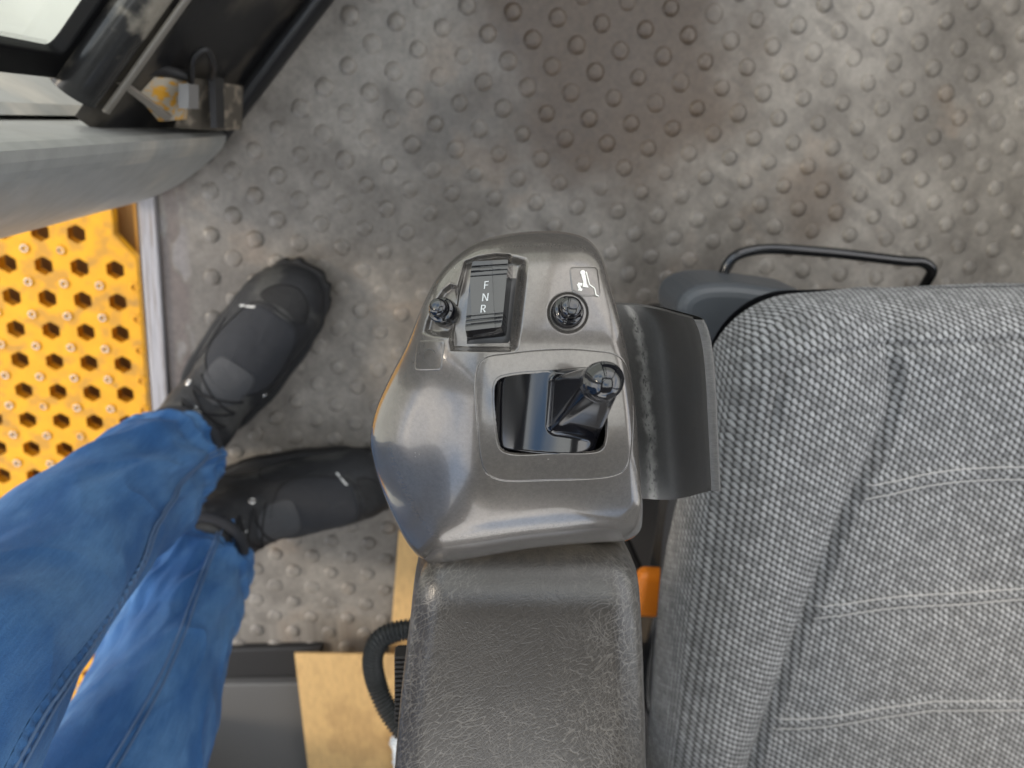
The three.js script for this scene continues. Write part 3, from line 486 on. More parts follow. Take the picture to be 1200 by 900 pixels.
  const rsw = mesh('rocker_switch', grid(60, 150, (u, v, i, j) => {
    const rr = 0.07, a = clamp((u - 0.06) / 0.88), b = clamp((v - 0.03) / 0.94);
    const edge = Math.max(sm(0.06, 0, u), sm(0.94, 1, u)), eb = Math.max(sm(0.03, 0, v), sm(0.97, 1, v));
    const cs = 0.5 + (a - 0.5) * (1 - 0.05 * Math.pow(Math.abs(2 * b - 1), 14)), p = face(cs, b, -0.0006 * Math.max(edge, eb));
    // flanks fall away to the foot of the rocker
    if (i === 0 || i === 60 || j === 0 || j === 150) { const [x, y] = rq(cs, b); return [P(x + (i === 60 ? 7.5 : i === 0 ? 3 : 4.5), y + (j === 150 ? 15 : j === 0 ? 8 : 13), base(x, y) - 0.0062)]; }
    return [p];
  }), M.gloss, arm);
  rsw.geometry = rsw.geometry.toNonIndexed(); rsw.geometry.computeVertexNormals();
  { // smooth inside the face, crisp at the flanks
    const { toCreasedNormals } = await import('three/addons/utils/BufferGeometryUtils.js'); rsw.geometry = toCreasedNormals(rsw.geometry, 0.75);
  }
  const foot = [[547, 322], [611, 319], [602, 408.5], [542, 410]];
  mesh('rocker_frame', grid(8, 8, (u, v) => { const x = mix(mix(foot[0][0], foot[1][0], u), mix(foot[3][0], foot[2][0], u), v), y = mix(mix(foot[0][1], foot[1][1], u), mix(foot[3][1], foot[2][1], u), v); const e = (u === 0 || u === 1 || v === 0 || v === 1) ? 0.003 : 0; return [P(x, y, base(x, y) - 0.0050 - e)]; }), std(0.03, 0.03, 0.031, 0.35), rsw);
  const font = await new FontLoader().loadAsync('fonts/droid/droid_sans_regular.typeface.json');
  const white = std(0.52, 0.54, 0.54, 0.5);
  for (const [ch, tc, sc] of [['F', 0.355, 0.46], ['N', 0.535, 0.47], ['R', 0.700, 0.45]]) {
    const g = new THREE.ShapeGeometry(font.generateShapes(ch, 1), 6); g.computeBoundingBox(); const bb = g.boundingBox, w = bb.max.x - bb.min.x, h = bb.max.y - bb.min.y, p = g.attributes.position;
    for (let i = 0; i < p.count; i++) { const s = sc + (p.getX(i) - bb.min.x - w / 2) / h * 0.112 * 1.9, t = tc - (p.getY(i) - bb.min.y - h / 2) / h * 0.112, q = face(s, t, 0.00012); p.setXYZ(i, q.x, q.y, q.z); }
    g.computeVertexNormals(); mesh('letter', g, white, rsw);
  }
  // --- push buttons
  const btn = (bx, by, hx, hy, rb, rh, drop, lift) => {
    const b = P(bx, by, base(bx, by) - drop), t = P(hx, hy, base(bx, by) - drop + lift), a = t.clone().sub(b), L = a.length();
    const pr = [[rb, -0.004], [rb, 0.0016], [rb * 0.985, 0.0024], [rb * 0.94, L * 0.38], [rb * 0.90, L * 0.46], [rb * 0.82, L * 0.52], [rh * 1.06, L * 0.54], [rh * 1.02, L * 0.60]];
    for (let k = 0; k <= 12; k++) { const t = k / 12 * Math.PI / 2; pr.push([rh * Math.pow(Math.cos(t), 0.7), L * (0.80 + 0.28 * Math.sin(t))]); }
    const m = mesh('push_button', lathe(pr, b, a, 64), M.gloss, arm);
    return m;
  };
  btn(521.5, 367, 511.5, 358.5, 0.0064, 0.0041, 0.0048, 0.0088);
  btn(664, 367.5, 670.5, 358, 0.0073, 0.0049, 0.0016, 0.0090);
  // --- symbols on the pod
  const flat = (pts, d = 0.0004) => { const s = new THREE.ShapeGeometry(new THREE.Shape(pts.map(p => new THREE.Vector2(p[0], p[1]))), 4); const p = s.attributes.position; for (let i = 0; i < p.count; i++) { const q = P(p.getX(i), p.getY(i), skin(p.getX(i), p.getY(i)) + d); p.setXYZ(i, q.x, q.y, q.z); } s.computeVertexNormals(); return s; };
  const z6 = (x, y) => [620 + x / 8.18, 290 + y / 8.18];
  const line = (pts, w) => { const out = []; for (let i = 0; i < pts.length - 1; i++) { const [a, b] = [z6(...pts[i]), z6(...pts[i + 1])], l = Math.hypot(b[0] - a[0], b[1] - a[1]), nx = -(b[1] - a[1]) / l * w, ny = (b[0] - a[0]) / l * w; out.push(flat([[a[0] + nx, a[1] + ny], [b[0] + nx, b[1] + ny], [b[0] - nx, b[1] - ny], [a[0] - nx, a[1] - ny]], 0.0004 + 0.00004 * i)); } return out; };
  const circ = (x, y, r) => { const o = []; for (let k = 0; k < 14; k++) o.push(z6(x + r * Math.cos(k / 14 * 6.283), y + r * Math.sin(k / 14 * 6.283))); return o; };
  const sym = [flat(circ(515, 240, 24), 0.0006), flat([[500, 262], [540, 258], [552, 345], [572, 385], [515, 378], [520, 330]].map(p => z6(...p)), 0.0005), ...line([[510, 355], [470, 348], [490, 400], [508, 408]], 1.5), ...line([[470, 405], [505, 412]], 0.9), ...line([[548, 232], [558, 270], [580, 355], [630, 392], [642, 455], [668, 466]], 0.62)];
  mesh('seat_symbol', mergeGeometries(sym), std(0.74, 0.74, 0.68, 0.6), pod);
  const sq = (x0, y0, x1, y1, r, sk) => { const o = []; for (const [cx, cy, t] of [[x1 - r, y0 + r, -1.571], [x1 - r, y1 - r, 0], [x0 + r, y1 - r, 1.571], [x0 + r, y0 + r, 3.1416]]) for (let k = 0; k <= 5; k++) { const a = t + k / 5 * 1.571, x = cx + r * Math.cos(a), y = cy + r * Math.sin(a); o.push([x + sk * (y - y0), y]); } return o; };
  const labelM = M.pod.clone(); labelM.color = lin(0.86, 0.86, 0.86);
  const decal = (o, name) => mesh(name, rings(loop2(o, 60, true), [o.reduce((s, p) => s + p[0], 0) / o.length, o.reduce((s, p) => s + p[1], 0) / o.length], 8, 1, (x, y, k) => P(x, y, skin(x, y) + (k ? -0.0003 : 0.00022)), [[1.004, 0]]), labelM, pod);
  decal(sq(667, 313, 700, 347, 4, 0.12), 'symbol_label'); decal(sq(489, 399, 521, 434, 4, -0.1), 'worn_label');
  { const o = []; for (let k = 0; k <= 20; k++) { const a = k / 20 * 6.283; o.push(P(503 + 7 * Math.cos(a), 417 + 8 * Math.sin(a), skin(503, 417) + 0.0002 + 0.00016 * Math.cos(a) * 8)); } mesh('worn_symbol', tubeAlong(o, 0.00018, 40, 5), std(0.07, 0.068, 0.065, 0.5), pod); }

  // --- curved finger rest on the right of the pod
  const wearTex = tex(512, 512, (u, v) => { const n = hash2(Math.floor(u * 512), Math.floor(v * 512), 150), w = sm(0.36, 0.10, Math.abs(u - 0.22) * 2.2 + 0.28 * fbm(u * 10, v * 22, 151, 5)) * sm(0.30, 0.62, fbm(u * 46, v * 60, 152, 3) + 0.12); const e = sm(0.93, 0.965, u); const k = 0.8 + 0.4 * n; return mix3([0.058 * k, 0.055 * k, 0.052 * k], [0.28 * k, 0.27 * k, 0.25 * k], clamp(w * 0.85 + e * 0.08 + 0.07 * fbm(u * 60, v * 90, 153, 3))); });
  const wearM = std(1, 1, 1, 0.40, 0.1, { map: wearTex, bumpMap: rep(fineBump, 6), bumpScale: 0.00012 });
  const wl = curveFn([[356, 724], [372, 730], [420, 739], [500, 747], [560, 751], [586, 752]]), wr = curveFn([[356, 790], [364, 803], [376, 814], [395, 821], [430, 826], [500, 830], [560, 833], [584, 834]]);
  const wy0 = curveFn([[0, 357], [0.5, 360], [1, 374]]), wy1 = curveFn([[0, 584], [0.5, 585], [1, 575]]);
  const wing = (s, t) => { const y = mix(wy0(s), wy1(s), t), x = mix(wl(y) - 6, wr(y), s); const h = 0.6735 + 0.004 * sm(0, 0.5, t) - 0.010 * Math.sin(Math.PI * clamp(s * 1.15)) * 0.9 + 0.034 * Math.pow(clamp((s - 0.42) / 0.58), 2.1); return [x, y, h]; };
  mesh('finger_rest', (() => {
    const g1 = grid(90, 60, (u, v) => { const w = wing(u, v); return [P(...w), u, v]; });
    const g2 = grid(6, 60, (u, v) => { const w = wing(1, v); const p = P(...w); p.x += 0.0042 * Math.sin(u * Math.PI / 2); p.y += 0.0012 * Math.sin(u * Math.PI) - 0.0 ; return [p, 0.985 - 0.01 * u, 0.5 + 0.5 * v]; });
    const g3 = grid(40, 60, (u, v) => { const w = wing(1 - u, v); const p = P(...w); p.x += 0.0042 * sm(1, 0.3, u); p.y -= u === 0 ? 0 : 0.0032; return [p, 0.6, v]; });
    const g4 = grid(60, 3, (u, v) => { const w = wing(u, 1); const p = P(...w); p.y -= 0.0032 * v; p.z += 0.0008 * Math.sin(v * Math.PI); return [p, 0.6, v]; });
    const g5 = grid(60, 3, (u, v) => { const w = wing(u, 0); const p = P(...w); p.y -= 0.0032 * v; p.z -= 0.0008 * Math.sin(v * Math.PI); return [p, 0.6, v]; });
    return mergeGeometries([g1, g2, g3, g4, g5]);
  })(), wearM, arm);

  // --- vinyl pad
  const al = curveFn([[634, 532], [640, 515], [652, 501], [670, 491], [695, 485], [740, 480], [820, 470], [900, 463], [1050, 452]]), ar = curveFn([[634, 704], [640, 724], [652, 738], [670, 746], [720, 751], [820, 755], [900, 757], [1050, 762]]);
  const yTop = 634, yEnd = 1040;
  // crackled vinyl: worn crests between fine wrinkles
  const crack = (x, y, s) => { const wx = x + 0.7 * (fbm(x * 0.8, y * 0.8, s + 1, 3) - 0.5), wy = y + 0.7 * (fbm(x * 0.8 + 9, y * 0.8, s + 2, 3) - 0.5); let f1 = 9, f2 = 9; const i = Math.floor(wx), j = Math.floor(wy); for (let b = -1; b <= 1; b++) for (let a = -1; a <= 1; a++) { const cx = i + a + hash2(i + a, j + b, s), cy = j + b + hash2(i + a, j + b, s + 7), d = Math.hypot(cx - wx, cy - wy); if (d < f1) { f2 = f1; f1 = d; } else if (d < f2) f2 = d; } return f2 - f1; };
  const vin0 = (u, v) => {
    const x = u * 115, y = v * 150, w = fbm(u * 3, v * 4, 161, 4), wx = x + 5 * (fbm(u * 9, v * 12, 171, 3) - 0.5), wy = y + 5 * (fbm(u * 9 + 5, v * 12, 172, 3) - 0.5);
    const dirl = (an, f, k, s) => { const c = Math.cos(an), n = Math.sin(an); return crack((wx * c + wy * n) * f / k, (-wx * n + wy * c) * f, s); };
    const a = dirl(-0.55, 0.55, 4.2, 162), b = dirl(0.75, 0.55, 3.6, 163), d = dirl(1.45, 0.5, 3.4, 169), c = dirl(-0.3, 0.85, 1.7, 164);
    const side = sm(0.75, 0.95, u) + sm(0.2, 0.04, u), la = sm(0.15, 0.01, a) * sm(0.34, 0.52, w), lb = sm(0.15, 0.01, b) * sm(0.60, 0.44, w), ld = sm(0.13, 0.01, d) * clamp(side + sm(0.5, 0.62, fbm(u * 5, v * 6, 174, 3))), lc = sm(0.16, 0.02, c) * 0.55 * sm(0.35, 0.6, fbm(u * 7, v * 9, 165, 3));
    return [clamp(Math.max(la, lb, ld * 0.8, lc)), c];
  };
  const vcache = new Map(), vin = (u, v, i, j) => { const k = j * 900 + i; let r = vcache.get(k); if (!r) { r = vin0(u, v); vcache.set(k, r); } return r; };
  const vt = tex(900, 1200, (u, v, i, j) => { const [l] = vin(u, v, i, j); const smooth = sm(0.12, 0.62, Math.hypot((u - 0.45) / 0.9, (v - 0.20) / 0.9) + 0.55 * (fbm(u * 6, v * 8, 167, 4) - 0.5)); const dust = sm(0.07, 0.0, v + 0.05 * (fbm(u * 30, v * 40, 168, 4) - 0.5)); const n = 0.8 + 0.4 * fbm(u * 200, v * 300, 166, 2); const c = mix3([0.038, 0.034, 0.030], [0.125, 0.116, 0.104], l * (0.10 + 0.72 * smooth)); return mix3(c, [0.125, 0.105, 0.08], dust * 0.65).map(q => q * n); }, { rep: false });
  const vb = tex(900, 1200, (u, v, i, j) => { const [l, c] = vin(u, v, i, j); return 0.62 - 0.5 * l + 0.12 * sm(0, 0.4, c); }, { srgb: false, rep: false });
  const vinyl = std(1, 1, 1, 0.31, 0, { map: vt, bumpMap: vb, bumpScale: 0.00012, ior: 1.62 });
  const padTop = (x, y) => { const L = al(y), Rr = ar(y), e = Math.min(x - L, Rr - x), f = y - yTop; let h = 0.6860; const w = 36, q = clamp(1 - e / w); h -= 0.013 * (1 - Math.sqrt(Math.max(0, 1 - q * q))); const qf = clamp(1 - f / 95); h -= 0.024 * Math.pow(qf, 2.2); h += 0.0016 * Math.sin(Math.PI * (x - L) / (Rr - L)); return h; };
  mesh('arm_pad', grid(150, 160, (u, v, i, j) => {
    const y = mix(yTop, yEnd, Math.pow(v, 1.25)), L = al(y), Rr = ar(y); const uu = 0.5 - 0.5 * Math.cos(Math.PI * clamp((i - 6) / 138));
    const s = uu * 0.35 + 0.65 * clamp((i - 6) / 138), x = mix(L, Rr, s); let h = padTop(x, y), p;
    if (i < 6 || i > 144) { const k = i < 6 ? (6 - i) / 6 : (i - 144) / 6; p = P(x, y, h); p.x += (i < 6 ? 1 : -1) * 0.006 * (k * k) - (i < 6 ? 0.0006 : -0.0006) * Math.sin(k * Math.PI); p.y -= 0.055 * k; } else p = P(x, y, h);
    return [p, s, (y - yTop) / 420];
  }), vinyl, arm);
  mesh('pad_front', grid(60, 10, (u, v) => { const x = mix(al(yTop), ar(yTop), u); const p = P(x, yTop, padTop(x, yTop)); p.y -= 0.045 * v; p.z += 0.004 * v - 0.002 * Math.sin(v * 3.14); return [p, u, 0.002]; }), vinyl, arm);
  // support under the pad and its ribbed adjuster wheel
  const under = std(0.02, 0.02, 0.021, 0.6);
  mesh('support_beam', boxAt(V(0.046, 0.612, 0.36), 0.085, 0.05, 0.36, -0.05, 0.008), under, arm);
  mesh('support_post', boxAt(V(0.125, 0.46, 0.60), 0.04, 0.34, 0.06, 0, 0.008), under, arm);
  mesh('support_bracket', boxAt(V(0.175, 0.322, 0.60), 0.14, 0.04, 0.06, 0, 0.006), under, arm);
  mesh('support_arm', boxAt(V(0.085, 0.60, 0.60), 0.10, 0.03, 0.05, 0, 0.006), under, arm);
  const rib = []; for (let k = 0; k < 15; k++) { const c = P(469.5, 765 + k * 5.4, 0.612); rib.push(boxAt(c, 0.0075, 0.010, 0.0020, -0.05, 0.0008)); }
  mesh('adjuster_ribs', mergeGeometries(rib), M.rubber, arm);
  mesh('adjuster_block', boxAt(P(472, 802, 0.606), 0.009, 0.018, 0.050, -0.05, 0.002), M.blackPlastic, arm);
  settle(arm);
}

// ---------------------------------------------------------------- things beside the seat
{
  const card = tex(512, 512, (u, v) => { const f = 0.94 + 0.06 * Math.sin(v * 2 * Math.PI * 48), n = 0.86 + 0.28 * fbm(u * 60, v * 20, 171, 4, 20), d = sm(0.55, 0.75, fbm(u * 5, v * 5, 172, 4, 5)); return mix3([0.62, 0.40, 0.17], [0.52, 0.33, 0.14], d).map(q => q * f * n); });
  const cm = std(1, 1, 1, 0.85, 0, { map: rep(card, 4), bumpMap: rep(fineBump, 8), bumpScale: 0.0002 });
  const q = (x, y, h) => xz(P(x, y, h));
  const b = thing('cardboard_box', 'tan flattened cardboard box beneath the corrugated hose', 'box', P(420, 830, 0.006));
  mesh('top_flap', prism([q(345, 766, 0.055), q(500, 768, 0.055), q(520, 1010, 0.055), q(374, 1010, 0.055)], 0.050, 0.055, 0.0008, 1), cm, b);
  mesh('folded_carton', prism([q(362, 792, 0.05), q(500, 794, 0.05), q(520, 1000, 0.05), q(388, 1000, 0.05)], 0.006, 0.0496, 0.002, 1), cm, b);
  settle(b);
  const s = mesh('cardboard_sheet', prism([q(467, 625, 0.03), q(560, 630, 0.03), q(560, 772, 0.03), q(456, 772, 0.03)], 0.018, 0.024, 0.001, 1), cm); s.userData = { label: 'narrow tan cardboard sheet on the mat beside the pod', category: 'cardboard' };
  // corrugated hose
  const hc = new THREE.CatmullRomCurve3([P(540, 742, 0.42), P(500, 738, 0.42), P(470, 739, 0.42), P(447, 748, 0.42), P(437, 770, 0.42), P(441, 800, 0.42), P(453, 829, 0.43), P(472, 856, 0.44), P(510, 890, 0.45)], false, 'centripetal');
  const fr = hc.computeFrenetFrames(400, false);
  const hg = grid(20, 400, (u, v, i, j) => { const p = hc.getPointAt(v), a = u * 2 * Math.PI, r = 0.0090 + 0.0010 * Math.sign(Math.sin(v * 2 * Math.PI * 62)) * Math.pow(Math.abs(Math.sin(v * 2 * Math.PI * 62)), 0.4); return [p.addScaledVector(fr.normals[j], r * Math.cos(a)).addScaledVector(fr.binormals[j], r * Math.sin(a))]; }, true);
  const h = mesh('corrugated_hose', hg, std(0.017, 0.019, 0.019, 0.45)); h.userData = { label: 'black corrugated cable hose looping out from under the armrest', category: 'hose' };
  // crumpled film on the box
  const o = P(478, 885, 0.075), film = grid(24, 36, (u, v) => { const x = o.x - 0.028 + 0.075 * u + 0.012 * (fbm(v * 6, 3, 181, 3) - 0.5) * (1 - u), z = o.z - 0.035 + 0.10 * v; return [V(x, 0.057 + 0.022 * fbm(u * 3, v * 4, 182, 3), z)]; });
  const f = mesh('plastic_film', film, std(0.75, 0.80, 0.84, 0.3)); f.userData = { label: 'crumpled pale plastic film lying on the cardboard box', category: 'film' };
  // orange handle between pad and cushion
  const oc = P(757, 690, 0.36), og = new RoundedBoxGeometry(0.034, 0.022, 0.056, 5, 0.010); og.rotateY(-0.12); og.translate(oc.x + 0.004, oc.y, oc.z + 0.004);
  const og2 = new THREE.CylinderGeometry(0.007, 0.009, 0.355, 16); og2.translate(oc.x + 0.004, oc.y - 0.180, oc.z + 0.012);
  const ot = thing('orange_handle', 'small orange plastic handle in the gap beside seat cushion', 'handle', oc.clone().setY(0.0));
  mesh('grip', og, std(0.80, 0.22, 0.012, 0.4), ot); mesh('stem', og2, M.blackPlastic, ot); settle(ot);
  // grey floor cover behind the mat
  const gp = thing('rear_floor_cover', 'plain grey plastic floor cover at the rear end of mat', 'floor cover', P(310, 860, 0));
  const gm = std(0.105, 0.102, 0.098, 0.55, 0, { bumpMap: rep(fineBump, 10), bumpScale: 0.0003 });
  mesh('cover_panel', prism([q(200, 806, 0.03), q(272, 803, 0.03), q(375, 802, 0.03), q(420, 1000, 0.03), q(180, 1000, 0.03)], -0.01, 0.028, 0.004, 3), gm, gp);
  mesh('edge_strip', prism([q(240, 770, 0.03), q(375, 766, 0.03), q(378, 801, 0.03), q(236, 806, 0.03)], -0.01, 0.014, 0.004, 2), M.rubber, gp);
  settle(gp);
}

// ---------------------------------------------------------------- person: lower body in jeans and black work boots
const person = thing('person', 'standing person in blue jeans and black work boots on floor mat', 'person', V(-0.32, 0, 0.44));
{
  const twill = (u, v) => 0.5 + 0.5 * Math.sin((u * 1 + v * 1.6) * 2 * Math.PI * 150);
  const dn = tex(1024, 1024, (u, v, i, j) => { const f = fbm(u * 3, v * 3, 191, 5, 3), g = fbm(u * 14, v * 5, 192, 4, 5), n = hash2(i, j, 193), sl = fbm(u * 220, v * 30, 194, 2, 10), t = twill(Math.round(u * 1024) / 1024, v); const fade = sm(0.38, 0.72, f * 0.6 + g * 0.34 + sl * 0.06); let c = mix3([0.030, 0.122, 0.325], [0.12, 0.27, 0.51], fade * 0.75); const k = 0.60 + 0.42 * n + 0.14 * sl + 0.16 * t; return c.map(q => q * k); });
  const db = tex(512, 512, (u, v, i, j) => 0.4 * hash2(i, j, 195) + 0.35 * twill(u, v) + 0.5 * fbm(u * 10, v * 10, 196, 4, 10), { srgb: false });
  const denim = std(1, 1, 1, 0.88, 0, { map: rep(dn, 4), bumpMap: rep(db, 8), bumpScale: 0.0014, sheen: 0.25, sheenColor: lin(0.4, 0.5, 0.7), sheenRoughness: 0.5 });
  const thread = std(0.10, 0.17, 0.30, 0.8);
  const legs = [
    { c: [[0.120, -0.334, 0.388, 0.056], [0.15, -0.334, 0.382, 0.057], [0.25, -0.338, 0.372, 0.059], [0.38, -0.342, 0.362, 0.064], [0.50, -0.340, 0.360, 0.070], [0.60, -0.340, 0.345, 0.080], [0.72, -0.350, 0.362, 0.088], [0.84, -0.366, 0.385, 0.096]], s: 11, f: V(0.64, 0, -0.77) },
    { c: [[0.105, -0.320, 0.526, 0.055], [0.14, -0.320, 0.530, 0.056], [0.25, -0.322, 0.550, 0.062], [0.38, -0.322, 0.570, 0.069], [0.50, -0.332, 0.580, 0.078], [0.60, -0.342, 0.575, 0.080], [0.72, -0.355, 0.560, 0.088], [0.84, -0.370, 0.545, 0.096]], s: 12, f: V(0.99, 0, -0.10) }];
  const geos = [], seams = [];
  for (const L of legs) {
    const X = curveFn(L.c.map(k => [k[0], k[1]])), Z = curveFn(L.c.map(k => [k[0], k[2]])), R = curveFn(L.c.map(k => [k[0], k[3]])), fa = Math.atan2(L.f.z, L.f.x);
    const y0 = L.c[0][0], y1 = 0.86;
    const rad = (a, y) => { const low = sm(0.42, 0.16, y), d = a - fa; let r = R(y); r += 0.0022 * low * Math.sin(y * 90 + 2.2 * Math.sin(d + L.s) + 1.3 * Math.cos(2 * d)); r += (0.012 * low + 0.007) * (fbm(4 + Math.cos(a) * 1.6 + y * 4, 9 + Math.sin(a) * 1.6 + y * 7, L.s * 5, 3) - 0.5) * 2; r += 0.004 * Math.sin(3 * d + y * 16 + L.s); { const nn = fbm(20 + Math.cos(a) * 1.3 + y * 9, 30 + Math.sin(a) * 1.3 - y * 5, L.s * 9, 2), cr = Math.pow(1 - Math.min(1, Math.abs(2 * nn - 1) * 3), 2); r += 0.005 * cr * (0.4 + 0.6 * low); } r += 0.006 * Math.exp(-Math.pow(Math.sin(d / 2) / 0.4, 2)) * sm(0.3, 0.5, y); r += 0.0022 * sm(y0 + 0.024, y0 + 0.020, y) + 0.004 * sm(y0 + 0.11, y0 + 0.05, y) * Math.sin(y * 150 + 1.7 * Math.cos(d) + L.s) * (0.5 + 0.5 * Math.cos(d)); const so = (L.s === 11 ? 0.66 + 0.35 * sm(0.2, 0.5, y) : -0.94); r += 0.0016 * Math.exp(-Math.pow((d - so) / 0.10, 2)) * (1 + 0.7 * Math.sin(y * 620 + d * 8)); return r; };
    const pt = (a, y, o = 0) => { const hem = sm(y0 + 0.10, y0, y) * 0.022 * Math.cos(a - fa); const yy = y + hem; return V(X(y) + (rad(a, y) + o) * Math.cos(a), yy, Z(y) + (rad(a, y) + o) * Math.sin(a)); };
    geos.push(grid(220, 420, (u, v) => { const a = u * 2 * Math.PI, y = mix(y0, y1, v); return [pt(a, y), u * 0.46, y]; }, true));
    geos.push(grid(150, 6, (u, v) => { const a = u * 2 * Math.PI; return [pt(a, y0 + 0.06 * v, -0.003 - 0.006 * v).setY(pt(a, y0).y + 0.05 * v), u * 0.46, v * 0.05]; }, true));
    geos.push(grid(150, 2, (u, v) => { const a = u * 2 * Math.PI; return [pt(a, y0, -0.003 * v).add(V(0, -0.001 * Math.sin(v * 3.14), 0)), u * 0.46, 0]; }, true));
    // felled seam down the inner side, hem stitching
    for (const off of L.s === 11 ? [0.62, 0.70] : [-0.98, -0.90]) { const p = []; for (let k = 0; k <= 70; k++) { const y = mix(y0 + 0.004, 0.80, k / 70); p.push(pt(fa + off + (L.s === 11 ? 0.35 * sm(0.2, 0.5, y) : 0), y, 0.0006)); } seams.push(tubeAlong(p, 0.0012, 200, 5)); }
    { const p = []; for (let k = 0; k < 60; k++) p.push(pt(k / 60 * 2 * Math.PI, y0 + 0.016, 0.0002)); seams.push(tubeAlong(p, 0.0007, 160, 5, true)); }
  }
  // hips join both legs
  const hip = (x, y, z) => { const c = V(-0.372, 0.93, 0.465); const q = Math.hypot((x - c.x) / 0.105, (y - c.y) / 0.14, (z - c.z) / 0.165) - 1; return Math.max(q * 0.1, y - 0.985); };
  geos.push(nets((x, y, z) => smin(hip(x, y, z), smin(roundCone(x, y, z, V(-0.366, 0.84, 0.385), V(-0.372, 0.93, 0.40), 0.097, 0.10), roundCone(x, y, z, V(-0.370, 0.84, 0.545), V(-0.372, 0.93, 0.53), 0.097, 0.10), 0.05), 0.04), V(-0.52, 0.73, 0.26), V(-0.24, 1.0, 0.67), 0.008));
  geos.forEach(g => { for (const k of Object.keys(g.attributes)) if (!['position', 'normal', 'uv'].includes(k)) g.deleteAttribute(k); });
  const jeans = mesh('jeans', mergeGeometries(geos), denim, person);
  mesh('seam', mergeGeometries(seams), thread, jeans);

  // boots in their own frame: l along the foot from the ankle, w across, y up
  const lea = tex(512, 512, (u, v, i, j) => { const d = sm(0.52, 0.74, fbm(u * 6, v * 6, 201, 5, 6)), n = 0.7 + 0.6 * fbm(u * 80, v * 80, 202, 3, 80); return mix3([0.017, 0.018, 0.021], [0.065, 0.065, 0.062], d * 0.8).map(q => q * n); });
  const leather = std(1, 1, 1, 0.62, 0, { map: rep(lea, 5), bumpMap: rep(fineBump, 14), bumpScale: 0.0006 });
  const cloth = std(0.030, 0.032, 0.038, 0.85, 0, { bumpMap: rep(fineBump, 60), bumpScale: 0.0006 }), patchM = std(0.060, 0.062, 0.068, 0.7, 0, { bumpMap: rep(fineBump, 40), bumpScale: 0.0006 });
  const metal = std(0.62, 0.62, 0.62, 0.25, 0.8), lace = std(0.012, 0.012, 0.014, 0.8), refl = std(0.60, 0.61, 0.60, 0.4), sole = std(0.012, 0.012, 0.013, 0.7), skinM = std(0.42, 0.22, 0.15, 0.55);
  const mk = (ank, f) => {
    const s = V(-f.z, 0, f.x);
    const W = (l, y, w) => V(ank.x + f.x * l + s.x * w, y, ank.z + f.z * l + s.z * w);
    const loc = (l, y, w) => {
      const ww = w - 0.010 * sm(0.02, 0.18, l) * -0.3;
      const toe = Math.hypot((l - 0.165) / 0.064, (y - 0.030) / 0.046, ww / 0.053) - 1, ball = Math.hypot((l - 0.095) / 0.095, (y - 0.036) / 0.060, ww / 0.054) - 1;
      const heel = Math.hypot((l + 0.020) / 0.062, (y - 0.046) / 0.058, ww / 0.041) - 1;
      const inst = roundCone(l, y, ww, V(0.095, 0.045, 0), V(0.020, 0.095, 0), 0.034, 0.044), shaft = roundCone(l, y, ww, V(-0.002, 0.06, 0), V(-0.010, 0.125, 0), 0.043, 0.046);
      let d = smin(smin(toe * 0.048, ball * 0.055, 0.02), smin(heel * 0.045, smin(inst, shaft, 0.02), 0.02), 0.022);
      d += 0.0022 * (fbm(l * 60 + 5, w * 60 + y * 40, 205, 3) - 0.5);
      return Math.max(d, y - 0.158, 0.016 - y);
    };
    const fld = (x, y, z) => { const dx = x - ank.x, dz = z - ank.z; return loc(dx * f.x + dz * f.z, y, dx * s.x + dz * s.z); };
    const mn = V(Math.min(W(-0.11, 0, 0).x, W(0.25, 0, 0).x) - 0.06, 0.006, Math.min(W(-0.11, 0, 0).z, W(0.25, 0, 0).z) - 0.06), mx = V(Math.max(W(-0.11, 0, 0).x, W(0.25, 0, 0).x) + 0.06, 0.168, Math.max(W(-0.11, 0, 0).z, W(0.25, 0, 0).z) + 0.06);
    const boot = mesh('boot', nets(fld, mn, mx, 0.0036, 1), leather, person);
    const topY = (l, w) => { let y = 0.158; while (y > 0.02 && loc(l, y, w) > 0) y -= 0.0006; return y; };
    const on = (l, w, d = 0.001) => W(l, topY(l, w) + d, w);
    const so = []; for (let k = 0; k < 90; k++) { const t = k / 90 * 2 * Math.PI, cl = Math.cos(t), sl = Math.sin(t); const l = cl > 0 ? 0.08 + 0.152 * Math.pow(cl, 0.8) : 0.08 + 0.166 * -Math.pow(-cl, 0.75), ww = (cl > 0 ? 0.057 : 0.057 - 0.013 * sm(0, -0.8, cl)) * Math.sign(sl) * Math.pow(Math.abs(sl), 0.72); const lug = 1 + 0.012 * Math.sign(Math.sin(k * 1.4)); so.push(xz(W(0.08 + (l - 0.08) * lug * 1.025, 0, ww * lug * 1.06))); }
    mesh('sole', prism(so, 0.007, 0.028, 0.003, 2), sole, boot);
    // overlay patch lying on the surface
    const overlay = (name, pts, m, d = 0.0012) => { const c = [pts.reduce((a, p) => a + p[0], 0) / pts.length, pts.reduce((a, p) => a + p[1], 0) / pts.length]; const lp = loop2(pts, 64); return mesh(name, rings(lp, c, 12, 1, (l, w, k) => on(l, w, k ? -0.002 : d), [[1.03, 0]]), m, boot); };
    overlay('vamp_panel', [[0.075, -0.036], [0.135, -0.040], [0.168, -0.026], [0.168, 0.026], [0.135, 0.040], [0.075, 0.036]], cloth);
    overlay('tongue_patch', [[0.058, -0.024], [0.092, -0.024], [0.098, 0], [0.092, 0.024], [0.058, 0.024], [0.050, 0]], patchM, 0.0026);
    overlay('toe_cap', [[0.178, -0.032], [0.200, -0.024], [0.212, 0], [0.200, 0.024], [0.178, 0.032], [0.184, 0]], sole, 0.0018);
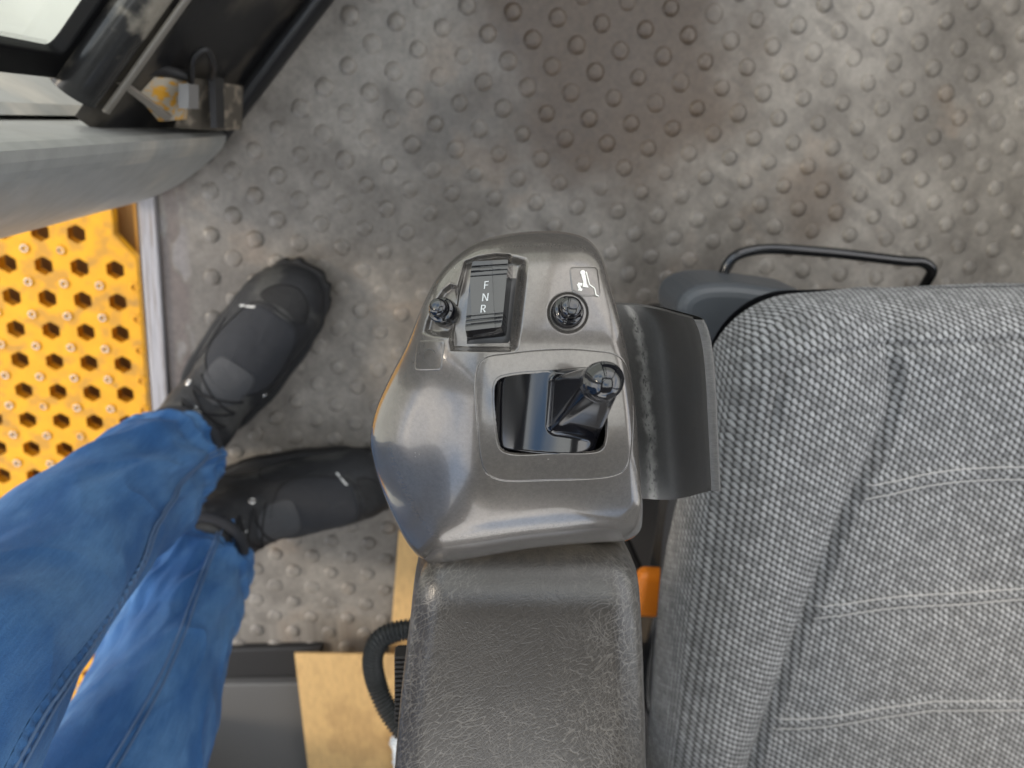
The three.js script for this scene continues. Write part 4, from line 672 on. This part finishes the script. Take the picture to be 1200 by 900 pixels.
    const stitch = (pts, closed) => mesh('stitching', tubeAlong(loop2(pts, 50, closed).map(([l, w]) => on(l, w, 0.0016)), 0.0009, 120, 5, closed), lace, boot);
    stitch([[0.074, -0.038], [0.136, -0.042], [0.172, -0.028], [0.172, 0.028], [0.136, 0.042], [0.074, 0.038]], true);
    stitch([[0.03, -0.046], [0.075, -0.046], [0.125, -0.050]], false); stitch([[0.03, 0.046], [0.075, 0.046], [0.125, 0.050]], false);
    // laces across the instep
    for (let k = 0; k < 6; k++) { const l = 0.020 + Math.floor(k / 2) * 0.014, sgn = k % 2 ? 1 : -1; const p = []; for (let i = 0; i <= 8; i++) { const w = mix(-0.030, 0.030, i / 8); p.push(on(l + 0.013 * (sgn > 0 ? i / 8 : 1 - i / 8), w, 0.0022 + (k % 2 ? 0.0012 : 0))); } mesh('lace', tubeAlong(p, 0.0016, 30, 6), lace, boot); }
    for (const [l, w, r] of [[0.012, -0.004, 0.0065], [0.045, -0.036, 0.005], [0.012, 0.038, 0.005], [-0.006, -0.040, 0.005], [0.070, 0.046, 0.004]]) { const p = on(l, w, 0.0015), e = 0.004, n = V(0, 0, 0); { const a = on(l + e, w, 0), b = on(l - e, w, 0), c = on(l, w + e, 0), d = on(l, w - e, 0); n.crossVectors(a.sub(b), c.sub(d)).normalize(); if (n.y < 0) n.negate(); } mesh('eyelet', lathe([[r * 0.4, 0.0002], [r * 0.45, 0.0014], [r * 0.8, 0.0018], [r, 0.0004]], p, n, 20), metal, boot); }
    mesh('pull_tag', (() => { const p = [], a = [0.036, -0.012], b = [0.030, 0.016]; return grid(8, 2, (u, v) => [on(mix(a[0], b[0], u) + 0.005 * v, mix(a[1], b[1], u), 0.0042)]); })(), refl, boot);
    mesh('reflective_tab', grid(8, 2, (u, v) => [on(mix(0.150, 0.163, u) + 0.003 * v, mix(-0.044, -0.028, u) , 0.0022)]), refl, boot);
    // padded collar
    const col = []; for (let k = 0; k < 40; k++) { const t = k / 40 * 2 * Math.PI; col.push(W(-0.008 + 0.044 * Math.cos(t), 0.150 + 0.004 * Math.cos(t), 0.043 * Math.sin(t))); }
    mesh('collar', tubeAlong(col, 0.007, 90, 10, true), cloth, boot);
    return boot;
  };
  mk(V(-0.322, 0, 0.362), V(0.64, 0, -0.768).normalize());
  mk(V(-0.305, 0, 0.512), V(0.996, 0, -0.09).normalize());
  // bare shins above the boots
  mesh('skin', mergeGeometries([[-0.330, 0.372, -0.333, 0.350], [-0.312, 0.518, -0.322, 0.56]].map(([x0, z0, x1, z1]) => nets((x, y, z) => roundCone(x, y, z, V(x0, 0.10, z0), V(x1, 0.24, z1), 0.034, 0.032), V(Math.min(x0, x1) - 0.06, 0.04, Math.min(z0, z1) - 0.06), V(Math.max(x0, x1) + 0.06, 0.36, Math.max(z0, z1) + 0.06), 0.007))), skinM, person);
  settle(person);
}

renderer.render(scene, camera);
